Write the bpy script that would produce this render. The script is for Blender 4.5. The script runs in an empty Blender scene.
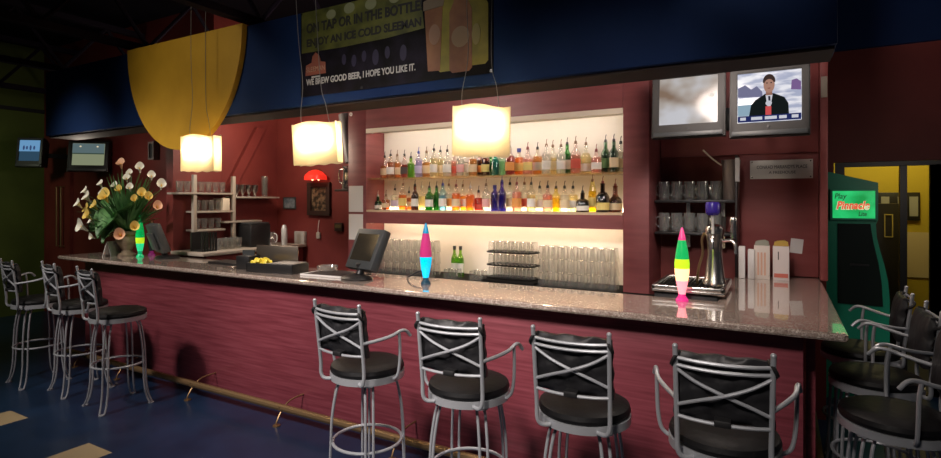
import bpy, bmesh, math, random
from mathutils import Vector, Matrix
random.seed(7)
PI = math.pi
SC = bpy.context.scene
C = SC.collection

# ------------------------------------------------------------------ camera
EYE = 1.66; FPX = 548.0; YAW = math.radians(29.5); HOR = 200.0
cam_d = bpy.data.cameras.new('camera'); cam = bpy.data.objects.new('camera', cam_d); C.objects.link(cam)
cam.location = (0, 0, EYE); cam.rotation_euler = (PI/2, 0, YAW)
cam_d.sensor_width = 36; cam_d.lens = FPX/941*36; cam_d.shift_y = -(229-HOR)/941
cam_d.clip_start = .05; cam_d.clip_end = 100
SC.camera = cam
def ray(u):
    d = u-470.5; s, c = math.sin(YAW), math.cos(YAW)
    return (-s*FPX+c*d, c*FPX+s*d)
def at(u, v, y=None, z=None):
    """measured point of the room: on the plane y=... or at the height z=..."""
    rx, ry = ray(u)
    t = (y/ry) if y is not None else (EYE-z)/(v-HOR)
    return Vector((rx*t, ry*t, EYE-(v-HOR)*t))

# ------------------------------------------------------------------ materials
MATS = {}
def nt(m): return m.node_tree.nodes, m.node_tree.links
def pbr(name, col, rough=.5, metal=0, spec=.5, emit=None, es=0, coat=0, trans=0, bump=None):
    if name in MATS: return MATS[name]
    m = bpy.data.materials.new(name); m.use_nodes = True; n, l = nt(m)
    b = n['Principled BSDF']
    b.inputs['Base Color'].default_value = (*col, 1); b.inputs['Roughness'].default_value = rough
    b.inputs['Metallic'].default_value = metal; b.inputs['Specular IOR Level'].default_value = spec
    b.inputs['Coat Weight'].default_value = coat
    if emit: b.inputs['Emission Color'].default_value = (*emit, 1); b.inputs['Emission Strength'].default_value = es
    if bump:
        tx = n.new('ShaderNodeTexCoord'); no = n.new('ShaderNodeTexNoise'); no.inputs['Scale'].default_value = bump[0]
        bp = n.new('ShaderNodeBump'); bp.inputs['Strength'].default_value = bump[1]; bp.inputs['Distance'].default_value = .01
        l.new(tx.outputs['Object'], no.inputs['Vector']); l.new(no.outputs['Fac'], bp.inputs['Height']); l.new(bp.outputs['Normal'], b.inputs['Normal'])
    MATS[name] = m; return m
def emis(name, col, s):
    if name in MATS: return MATS[name]
    m = bpy.data.materials.new(name); m.use_nodes = True; n, l = nt(m)
    n.remove(n['Principled BSDF']); e = n.new('ShaderNodeEmission')
    e.inputs[0].default_value = (*col, 1); e.inputs[1].default_value = s
    l.new(e.outputs[0], n['Material Output'].inputs[0]); MATS[name] = m; return m
def noisy(name, c1, c2, scale=(1, 1, 1), ns=5, detail=4, rough=.5, ramp=(.35, .65), coat=0, metal=0, spec=.5, bump=0, emit=False, es=1, c3=None):
    """two-colour noise material in object space"""
    if name in MATS: return MATS[name]
    m = bpy.data.materials.new(name); m.use_nodes = True; n, l = nt(m); b = n['Principled BSDF']
    tx = n.new('ShaderNodeTexCoord'); mp = n.new('ShaderNodeMapping'); mp.inputs['Scale'].default_value = scale
    no = n.new('ShaderNodeTexNoise'); no.inputs['Scale'].default_value = ns; no.inputs['Detail'].default_value = detail
    r = n.new('ShaderNodeValToRGB'); e = r.color_ramp.elements
    e[0].position = ramp[0]; e[0].color = (*c1, 1); e[1].position = ramp[1]; e[1].color = (*c2, 1)
    if c3: x = r.color_ramp.elements.new((ramp[0]+ramp[1])/2); x.color = (*c3, 1)
    l.new(tx.outputs['Object'], mp.inputs[0]); l.new(mp.outputs[0], no.inputs['Vector']); l.new(no.outputs['Fac'], r.inputs[0])
    b.inputs['Base Color'].default_value = (.01, .01, .01, 1)
    if not emit: l.new(r.outputs[0], b.inputs['Base Color'])
    b.inputs['Roughness'].default_value = rough
    b.inputs['Coat Weight'].default_value = coat; b.inputs['Metallic'].default_value = metal; b.inputs['Specular IOR Level'].default_value = spec
    if bump:
        bp = n.new('ShaderNodeBump'); bp.inputs['Strength'].default_value = bump; bp.inputs['Distance'].default_value = .003
        l.new(no.outputs['Fac'], bp.inputs['Height']); l.new(bp.outputs['Normal'], b.inputs['Normal'])
    if emit:
        l.new(r.outputs[0], b.inputs['Emission Color']); b.inputs['Emission Strength'].default_value = es
    MATS[name] = m; return m
def thin_glass(name, col=(.95, .96, .95), gloss=.12, diff=.06, dcol=(.9, .92, .9), glow=None, edge=.3):
    """thin-walled glass: tinted see-through, mirror-like towards its edges, a little milky"""
    if name in MATS: return MATS[name]
    m = bpy.data.materials.new(name); m.use_nodes = True; n, l = nt(m); n.remove(n['Principled BSDF'])
    t = n.new('ShaderNodeBsdfTransparent'); t.inputs[0].default_value = (*col, 1)
    g = n.new('ShaderNodeBsdfGlossy'); g.inputs['Roughness'].default_value = .06; g.inputs[0].default_value = (.95, .95, .95, 1)
    d = n.new('ShaderNodeBsdfDiffuse'); d.inputs[0].default_value = (*dcol, 1)
    tl = n.new('ShaderNodeBsdfTranslucent'); tl.inputs[0].default_value = (*dcol, 1)
    dd = n.new('ShaderNodeMixShader'); dd.inputs[0].default_value = .5; l.new(d.outputs[0], dd.inputs[1]); l.new(tl.outputs[0], dd.inputs[2])
    lw = n.new('ShaderNodeLayerWeight'); lw.inputs[0].default_value = edge
    ma = n.new('ShaderNodeMath'); ma.operation = 'MULTIPLY_ADD'; ma.inputs[1].default_value = .55; ma.inputs[2].default_value = gloss*.4
    l.new(lw.outputs['Facing'], ma.inputs[0])
    m1 = n.new('ShaderNodeMixShader'); m1.inputs[0].default_value = diff; l.new(t.outputs[0], m1.inputs[1]); l.new(dd.outputs[0], m1.inputs[2])
    m2 = n.new('ShaderNodeMixShader'); l.new(ma.outputs[0], m2.inputs[0]); l.new(m1.outputs[0], m2.inputs[1]); l.new(g.outputs[0], m2.inputs[2])
    l.new(m2.outputs[0], n['Material Output'].inputs[0]); MATS[name] = m; return m

def granite():
    m = bpy.data.materials.new('granite'); m.use_nodes = True; n, l = nt(m); b = n['Principled BSDF']
    tx = n.new('ShaderNodeTexCoord')
    v = n.new('ShaderNodeTexVoronoi'); v.inputs['Scale'].default_value = 170
    no = n.new('ShaderNodeTexNoise'); no.inputs['Scale'].default_value = 60; no.inputs['Detail'].default_value = 5
    r = n.new('ShaderNodeValToRGB'); e = r.color_ramp.elements
    e[0].position = .05; e[0].color = (.08, .055, .045, 1); e[1].position = .78; e[1].color = (.78, .69, .61, 1)
    x = e.new(.35); x.color = (.30, .225, .19, 1); x = e.new(.55); x.color = (.42, .33, .28, 1)
    mx = n.new('ShaderNodeMixRGB'); mx.inputs[0].default_value = .5
    l.new(tx.outputs['Object'], v.inputs['Vector']); l.new(tx.outputs['Object'], no.inputs['Vector'])
    l.new(v.outputs['Color'], mx.inputs[1]); l.new(no.outputs['Fac'], mx.inputs[2]); l.new(mx.outputs[0], r.inputs[0])
    l.new(r.outputs[0], b.inputs['Base Color']); b.inputs['Roughness'].default_value = .16; b.inputs['Specular IOR Level'].default_value = .5
    b.inputs['Coat Weight'].default_value = 1; b.inputs['Coat IOR'].default_value = 1.75; b.inputs['Coat Roughness'].default_value = .02
    return m
def floor_mat():
    """vinyl tiles: dark blue, every fourth one tan"""
    m = bpy.data.materials.new('vinyl_tiles'); m.use_nodes = True; n, l = nt(m); b = n['Principled BSDF']
    tx = n.new('ShaderNodeTexCoord'); sp = n.new('ShaderNodeSeparateXYZ'); l.new(tx.outputs['Object'], sp.inputs[0])
    def mth(op, a, bb=None, c=None):
        k = n.new('ShaderNodeMath'); k.operation = op
        for i, val in enumerate((a, bb, c)):
            if val is None: continue
            if isinstance(val, (int, float)): k.inputs[i].default_value = val
            else: l.new(val, k.inputs[i])
        return k.outputs[0]
    T = .2925
    fx = mth('FLOORED_MODULO', mth('SUBTRACT', sp.outputs[0], -5.285), T*4)
    fy = mth('FLOORED_MODULO', mth('SUBTRACT', sp.outputs[1], 1.975-T), T*8)
    tan = mth('MULTIPLY', mth('LESS_THAN', fx, T), mth('LESS_THAN', fy, T))
    no = n.new('ShaderNodeTexNoise'); no.inputs['Scale'].default_value = 3; no.inputs['Detail'].default_value = 6
    l.new(tx.outputs['Object'], no.inputs['Vector'])
    r = n.new('ShaderNodeValToRGB'); e = r.color_ramp.elements
    e[0].position = .3; e[0].color = (.006, .018, .046, 1); e[1].position = .7; e[1].color = (.011, .031, .076, 1)
    l.new(no.outputs['Fac'], r.inputs[0])
    mx = n.new('ShaderNodeMixRGB'); l.new(tan, mx.inputs[0]); l.new(r.outputs[0], mx.inputs[1]); mx.inputs[2].default_value = (.36, .28, .16, 1)
    l.new(mx.outputs[0], b.inputs['Base Color'])
    b.inputs['Roughness'].default_value = .28; b.inputs['Specular IOR Level'].default_value = .45
    return m

M = {
 'granite': granite(), 'floor': floor_mat(),
 'mahogany': noisy('mahogany', (.135, .022, .032), (.27, .064, .084), (.9, 6, 20), 3.2, 8, .42, (.25, .75), c3=(.205, .040, .055)),
 'cabinet': noisy('cabinet_wood', (.185, .046, .050), (.24, .066, .068), (1, 1, 8), 2.5, 6, .45, (.3, .7)),
 'redwall': noisy('red_wall', (.135, .016, .014), (.18, .026, .021), (1, 1, 1), 2, 4, .6),
 'panelred': noisy('red_panelling', (.225, .050, .048), (.27, .068, .064), (1, 1, 5), 2, 4, .5),
 'greenwall': noisy('olive_wall', (.055, .075, .008), (.075, .10, .012), ns=2, rough=.8),
 'yellowwall': pbr('yellow_wall', (.50, .37, .03), .8),
 'bluefascia': noisy('blue_fascia', (.006, .021, .080), (.009, .029, .105), ns=1.5, rough=.7, spec=.15),
 'yellow': noisy('yellow_paint', (.48, .265, .012), (.56, .315, .018), ns=3, rough=.6),
 'ceil': pbr('dark_ceiling', (.004, .0035, .006), .9, spec=.05), 'truss': pbr('truss_paint', (.010, .007, .013), .8, spec=.08),
 'steel': pbr('grey_powder_coat', (.42, .44, .47), .35, .4), 'vinyl': pbr('black_vinyl', (.005, .005, .006), .5, spec=.25, bump=(35, .15)),
 'pad': pbr('black_pad', (.014, .014, .016), .5, bump=(14, .9)), 'strap': pbr('black_strap', (.008, .008, .009), .6),
 'black': pbr('black_plastic', (.012, .012, .013), .4), 'dark': pbr('charcoal_plastic', (.045, .05, .052), .45),
 'darkwood': pbr('dark_wood', (.03, .014, .01), .5),
 'chrome': pbr('brushed_steel', (.62, .60, .57), .25, 1), 'bronze': pbr('bronze_rail', (.34, .22, .11), .42, .8),
 'tvgrey': pbr('tv_grey', (.034, .033, .032), .55, spec=.3), 'white': pbr('white_paper', (.72, .70, .68), .7),
 'cream': pbr('cream_paint', (.78, .68, .54), .6), 'nicheback': pbr('white_back_panel', (.78, .72, .64), .6),
 'glass': thin_glass('clear_glass', (.89, .89, .87), .18, .085), 'shelfglass': thin_glass('shelf_glass', (.93, .95, .92), .2, .1, (.9, .8, .6)),
 'urn': noisy('aged_urn', (.20, .13, .09), (.40, .30, .22), ns=12, rough=.5), 'leaf': noisy('dark_leaf', (.04, .13, .04), (.11, .26, .085), ns=9, rough=.5),
 'stemgreen': pbr('stem_green', (.08, .17, .05), .5), 'petal': pbr('white_petal', (.78, .76, .66), .5), 'petalyellow': pbr('yellow_petal', (.75, .55, .14), .5),
 'petalpeach': pbr('peach_petal', (.72, .42, .26), .5), 'spadix': pbr('yellow_spadix', (.8, .5, .04), .6),
 'lemon': pbr('lemon_slice', (.85, .68, .06), .4), 'machine': pbr('green_cabinet', (.010, .25, .15), .4),
 'doorframe': pbr('black_door_frame', (.01, .009, .009), .4), 'rust': pbr('dark_rack', (.010, .009, .008), .75, 0, .1),
 'beige': pbr('beige_shelf', (.38, .33, .28), .5), 'plaque': pbr('steel_plaque', (.80, .77, .71), .35, .2), 'ink': pbr('black_ink', (.02, .018, .018), .6),
}

# ------------------------------------------------------------------ mesh helpers
def B(): return bmesh.new()
def obj(name, bm, mat, parent=None, sharp=35, loc=None, rot=None):
    bmesh.ops.recalc_face_normals(bm, faces=bm.faces)
    me = bpy.data.meshes.new(name); bm.to_mesh(me); bm.free()
    me.polygons.foreach_set('use_smooth', [True]*len(me.polygons)); me.set_sharp_from_angle(angle=math.radians(sharp))
    if mat: me.materials.append(mat)
    o = bpy.data.objects.new(name, me); C.objects.link(o)
    if parent: o.parent = parent
    if loc: o.location = loc
    if rot: o.rotation_euler = rot
    return o
def tag(o, label, cat, group=None):
    o['label'] = label; o['category'] = cat
    if group: o['group'] = group
    return o
def thing(name, label, cat, loc=(0, 0, 0), rotz=0, group=None):
    o = bpy.data.objects.new(name, None); C.objects.link(o); o.location = loc; o.rotation_euler = (0, 0, rotz); o.empty_display_size = .05
    return tag(o, label, cat, group)
def struct(name, bm, mat, parent=None):
    o = obj(name, bm, mat, parent)
    if not parent: o['kind'] = 'structure'
    return o
def box(bm, x0, x1, y0, y1, z0, z1, bev=0, mtx=None, seg=2):
    r = bmesh.ops.create_cube(bm, size=1)
    vs = r['verts']
    for v in vs: v.co = Vector((x0+(v.co.x+.5)*(x1-x0), y0+(v.co.y+.5)*(y1-y0), z0+(v.co.z+.5)*(z1-z0)))
    if bev:
        es = list({e for v in vs for e in v.link_edges})
        rr = bmesh.ops.bevel(bm, geom=es, offset=bev, segments=seg, affect='EDGES', profile=.5)
        vs = list({v for f in rr['faces'] for v in f.verts} | {v for v in vs if v.is_valid})
    if mtx:
        for v in vs: v.co = mtx @ v.co
    return bm
def bx(*a, **k): return box(B(), *a, **k)
def smooth_path(pts, n=6):
    pts = [Vector(p) for p in pts]; out = []
    for i in range(len(pts)-1):
        p0 = pts[max(i-1, 0)]; p1 = pts[i]; p2 = pts[i+1]; p3 = pts[min(i+2, len(pts)-1)]
        for k in range(n):
            t = k/n
            out.append(.5*((2*p1)+(-p0+p2)*t+(2*p0-5*p1+4*p2-p3)*t*t+(-p0+3*p1-3*p2+p3)*t**3))
    out.append(pts[-1]); return out
def tube(bm, pts, r, seg=8, smooth=0, closed=False, r2=None):
    pts = smooth_path(pts, smooth) if smooth else [Vector(p) for p in pts]
    n = len(pts); rings = []; prev = None
    for i, p in enumerate(pts):
        a = pts[(i-1) % n] if closed else pts[max(i-1, 0)]; b = pts[(i+1) % n] if closed else pts[min(i+1, n-1)]
        t = (b-a).normalized()
        if prev is None:
            ref = Vector((0, 0, 1)) if abs(t.z) < .9 else Vector((1, 0, 0)); u = t.cross(ref).normalized()
        else: u = (prev-t*prev.dot(t)).normalized()
        prev = u; w = t.cross(u)
        rr = r if r2 is None else r+(r2-r)*i/(n-1)
        rings.append([bm.verts.new(p+rr*(math.cos(2*PI*k/seg)*u+math.sin(2*PI*k/seg)*w)) for k in range(seg)])
    for i in range(n if closed else n-1):
        a, b = rings[i], rings[(i+1) % n]
        for k in range(seg): bm.faces.new((a[k], a[(k+1) % seg], b[(k+1) % seg], b[k]))
    if not closed: bm.faces.new(rings[0]); bm.faces.new(rings[-1])
    return bm
def lathe(bm, prof, seg=20, o=(0, 0, 0), sx=1, sy=1):
    rings = []
    for r, z in prof:
        if r < 1e-5: rings.append([bm.verts.new((o[0], o[1], o[2]+z))])
        else: rings.append([bm.verts.new((o[0]+sx*r*math.cos(2*PI*k/seg), o[1]+sy*r*math.sin(2*PI*k/seg), o[2]+z)) for k in range(seg)])
    for a, b in zip(rings, rings[1:]):
        for k in range(seg):
            k2 = (k+1) % seg
            if len(a) == 1 and len(b) == 1: continue
            if len(a) == 1: bm.faces.new((a[0], b[k], b[k2]))
            elif len(b) == 1: bm.faces.new((a[k], a[k2], b[0]))
            else: bm.faces.new((a[k], a[k2], b[k2], b[k]))
    return bm
def prism(bm, pts, d0, d1, axis='y', mtx=None):
    """outline pts extruded along an axis (pts are the two other coordinates in order)"""
    def mk(p, d):
        v = {'y': (p[0], d, p[1]), 'z': (p[0], p[1], d), 'x': (d, p[0], p[1])}[axis]
        v = Vector(v); return mtx @ v if mtx else v
    a = [bm.verts.new(mk(p, d0)) for p in pts]; b = [bm.verts.new(mk(p, d1)) for p in pts]; n = len(pts)
    bm.faces.new(a); bm.faces.new(b[::-1])
    for i in range(n): bm.faces.new((a[i], a[(i+1) % n], b[(i+1) % n], b[i]))
    return bm
def disc_pts(cx, cz, rx, rz, n=20, a0=0, a1=2*PI): return [(cx+rx*math.cos(a0+(a1-a0)*k/n), cz+rz*math.sin(a0+(a1-a0)*k/n)) for k in range(n if a1-a0 >= 2*PI-.01 else n+1)]
def sphere(bm, c, r, s=(1, 1, 1), seg=12):
    return lathe_sphere(bm, c, r, s, seg)
def lathe_sphere(bm, c, r, s, seg):
    rr = bmesh.ops.create_uvsphere(bm, u_segments=seg, v_segments=max(6, seg*2//3), radius=r)
    for v in rr['verts']: v.co = Vector((v.co.x*s[0]+c[0], v.co.y*s[1]+c[1], v.co.z*s[2]+c[2]))
    return bm
def frame_ring(bm, ox0, ox1, oz0, oz1, ix0, ix1, iz0, iz1, y0, y1):
    """rectangular frame in the xz plane between y0 and y1"""
    def R(x0, x1, z0, z1, y): return [bm.verts.new((x, y, z)) for x, z in ((x0, z0), (x1, z0), (x1, z1), (x0, z1))]
    a, b, c, d = R(ox0, ox1, oz0, oz1, y0), R(ix0, ix1, iz0, iz1, y0), R(ox0, ox1, oz0, oz1, y1), R(ix0, ix1, iz0, iz1, y1)
    for i in range(4):
        j = (i+1) % 4
        for p, q in ((a, b), (b, d), (d, c), (c, a)): bm.faces.new((p[i], p[j], q[j], q[i]))
    return bm
def text(name, s, size, mat, parent, loc, rot=(PI/2, 0, 0), ext=.001, width=None, shear=0, align='LEFT', bold=0):
    cu = bpy.data.curves.new(name, 'FONT'); cu.body = s; cu.size = size; cu.extrude = ext; cu.shear = shear; cu.align_x = align; cu.offset = bold
    t = bpy.data.objects.new(name, cu); C.objects.link(t); bpy.context.view_layer.update()
    me = bpy.data.meshes.new_from_object(t.evaluated_get(bpy.context.evaluated_depsgraph_get()))
    bpy.data.objects.remove(t)
    if width:
        xs = [v.co.x for v in me.vertices]; k = width/(max(xs)-min(xs))
        for v in me.vertices: v.co.x *= k
    me.name = name; me.materials.clear(); me.materials.append(mat)
    o = bpy.data.objects.new(name, me); C.objects.link(o); o.parent = parent; o.location = loc; o.rotation_euler = rot
    return o
def dup(root, loc, rotz=None, label=None, group=None):
    r = root.copy(); C.objects.link(r); r.location = loc
    if rotz is not None: r.rotation_euler = (0, 0, rotz)
    if label: r['label'] = label
    if group: r['group'] = group
    for ch in list(root.children):
        c = ch.copy(); C.objects.link(c); c.parent = r
        for g in list(ch.children):
            d = g.copy(); C.objects.link(d); d.parent = c
    return r
ORD = ['first', 'second', 'third', 'fourth', 'fifth', 'sixth', 'seventh', 'eighth', 'ninth', 'tenth', 'eleventh', 'twelfth', 'thirteenth', 'fourteenth',
       'fifteenth', 'sixteenth', 'seventeenth', 'eighteenth', 'nineteenth', 'twentieth']
def ordinal(k):  # 0-based
    if k < 20: return ORD[k]
    t = {2: 'twenty', 3: 'thirty', 4: 'forty'}[(k+1)//10]
    return (t[:-1]+'ieth') if (k+1) % 10 == 0 else t+'-'+ORD[(k+1) % 10-1]

# ------------------------------------------------------------------ the setting
TOP = 1.07          # bar top
struct('floor', bx(-9.7, 4.0, -2.5, 9, -.1, 0), M['floor'])
struct('ceiling', bx(-9.7, 4.0, -2.5, 9, 3.9, 4.0), M['ceil'])
struct('wall_back', bx(-5.7, .30, 4.91, 5.05, 0, 3.9), M['redwall'])
struct('wall_left', bx(-9.72, -9.6, -2.5, 4.1, 0, 3.9), M['greenwall'])
struct('wall_front', bx(-9.6, -5.63, 4.0, 4.1, 0, 3.9), M['redwall'])
struct('partition_left', bx(-5.75, -5.63, 3.52, 3.999, 0, 2.6), M['redwall'])
struct('wall_inner', bx(-5.75, -5.63, 4.101, 4.909, 0, 3.9), M['redwall'])
# wing panel at the end of the recess
struct('trim_1', bx(.25, .297, 4.70, 4.909, TOP+.005, 3.2, .004), M['panelred'])
struct('trim_2', bx(-.29, .249, 4.885, 4.909, TOP+.005, 2.02, .003), M['panelred'])
struct('trim_3', bx(-.89, .249, 4.87, 4.909, 2.021, 2.75, .003), M['panelred'])
# right wall with the glazed doorway
wr = B(); box(wr, .15, 3.9, 5.95, 6.07, 2.0, 3.9); box(wr, 1.32, 3.9, 5.95, 6.07, 0, 2.0); box(wr, .15, .42, 5.95, 6.07, 0, 2.0)
struct('wall_right', wr, M['redwall'])
struct('trim_4', bx(.31, 3.9, 5.90, 5.949, 3.0, 3.899), M['bluefascia'])
df = B(); frame_ring(df, .43, 1.315, .002, 1.995, .50, 1.10, .01, 1.955, 5.93, 5.99)
box(df, .895, .945, 5.93, 5.99, .01, 1.96)
dfo = struct('door_frame_right', df, M['doorframe'])
struct('trim_5', bx(1.10, 1.31, 5.93, 5.949, .01, 1.96), M['doorframe'])
# the yellow room beyond
struct('wall_far', bx(-.6, 3.0, 8.2, 8.3, 0, 3.2), M['yellowwall'])
struct('wall_far_side', bx(1.62, 1.72, 6.3, 8.199, 0, 3.2), M['yellowwall'])
struct('wall_far_band', bx(1.28, 1.619, 8.185, 8.199, .75, 1.28), pbr('pale_dado', (.62, .50, .30), .7))
# fascia (soffit) over the bar front
struct('beam_front', bx(-6.93, .22, 2.90, 3.2, 2.35, 3.04, .01), M['bluefascia'])
struct('beam_edge', bx(-6.92, .21, 2.93, 3.19, 2.335, 2.349), pbr('fascia_underside', (.014, .005, .005), .8))
# dark band high on the olive wall
struct('trim_6', bx(-9.6, -9.56, -2.5, 3.99, 2.95, 3.0), pbr('dark_band', (.01, .009, .012), .8))
# roof trusses
for k, x in enumerate((-8.6, -7.0, -5.35, -3.75, -2.1, -.4, 1.3)):
    t = B()
    for z, r in ((3.12, .045), (3.72, .045)):
        box(t, x-r, x+r, -2.4, 5.9 if x > -.5 else 3.98, z-.03, z+.03)
    y = -2.3; up = False
    while y < 3.9:
        tube(t, [(x, y, 3.14 if not up else 3.70), (x, y+.45, 3.70 if not up else 3.14)], .02, 6); y += .45; up = not up
    o = obj('roof_truss', t, M['truss']); o['kind'] = 'structure'
struct('beam_diagonal', prism(B(), [(4.55, 2.55), (4.68, 2.55), (4.22, 1.75), (4.09, 1.75)], -5.625, -5.57, 'x'), M['redwall'])
d1 = struct('door_1', bx(-9.45, -8.75, 3.955, 3.995, .01, 2.05), M['redwall'])
for x in (-9.02, -8.90):
    tube_b = tube(B(), [(x, 3.955, 1.85), (x, 3.91, 1.85), (x, 3.91, 1.0), (x, 3.955, 1.0)], .012, 8)
    obj('handle', tube_b, M['bronze'], d1)

# ------------------------------------------------------------------ bar
t = thing('bar_counter', 'mahogany-red panelled bar front below the granite top', 'bar', (0, 0, 0))
obj('front_panel', bx(-6.45, .095, 3.06, 3.10, .02, TOP-.04, .004), M['mahogany'], t)
obj('end_panel', bx(.055, .095, 3.101, 3.30, .02, TOP-.04), M['mahogany'], t)
obj('side_panel', bx(.115, .155, 3.301, 4.87, .02, TOP-.04), M['mahogany'], t)
obj('left_end_panel', bx(-6.45, -6.41, 3.101, 3.47, .02, TOP-.04), M['mahogany'], t)
obj('kick_board', bx(-6.44, .09, 3.066, 3.10, 0, .019), M['black'], t)
for x in (-5.1, -3.95, -2.75, -1.55, -.35): obj('rib', bx(x, x+.05, 3.101, 3.42, .0, TOP-.04), M['darkwood'], t)
ct = B()
prism(ct, [(-6.68, 2.905), (.26, 2.905), (.26, 4.88), (-.31, 4.88), (-.31, 3.47), (-6.68, 3.47)], TOP-.036, TOP, 'z')
bmesh.ops.bevel(ct, geom=[e for e in ct.edges if abs(e.verts[0].co.z-e.verts[1].co.z) < .001], offset=.008, segments=3, affect='EDGES')
bmesh.ops.bevel(ct, geom=[e for e in ct.edges if e.verts[0].co.x > .2 and e.verts[1].co.x > .2 and e.verts[0].co.y < 2.95 and e.verts[1].co.y < 2.95 and abs(e.verts[0].co.z-e.verts[1].co.z) > .012], offset=.015, segments=3, affect='EDGES')
tag(obj('countertop', ct, M['granite']), 'long polished speckled granite bar top turning back to the wall', 'countertop')
# return ledge at the far end
t = thing('service_ledge', 'pale ledge on a red base below the glass shelves by the inner wall', 'counter', (0, 0, 0))
obj('top', bx(-5.629, -5.08, 3.49, 4.88, 1.085, 1.12, .006), M['beige'], t)
obj('base', bx(-5.6, -5.12, 3.55, 4.86, 0, 1.084), M['redwall'], t)
# foot rail
t = thing('foot_rail', 'bronze foot rail running along the base of the bar', 'rail', (0, 0, 0))
obj('rail', tube(B(), [(-6.4, 2.85, .12), (.08, 2.85, .12)]+[(.08+.12*math.sin(a), 2.97-.12*math.cos(a), .12) for a in [k*PI/16 for k in range(1, 8)]]+[(.20, 2.97, .12), (.20, 4.7, .12)], .026, 10), M['bronze'], t)
for x in (-6.1, -5.34, -4.28, -3.22, -2.16, -1.10, -.04):
    b = tube(B(), [(x, 2.80, .0), (x, 2.80, .03), (x, 2.85, .10), (x, 2.93, .15), (x, 3.06, .155)], .0065, 6, 3)
    lathe(b, [(0, 0), (.028, 0), (.028, .008), (0, .008)], 12, (x, 2.80, 0)); lathe(b, [(.032, -.014), (.034, 0), (.032, .014)], 4, (x, 2.85, .12))
    obj('bracket', b, M['bronze'], t)

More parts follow.
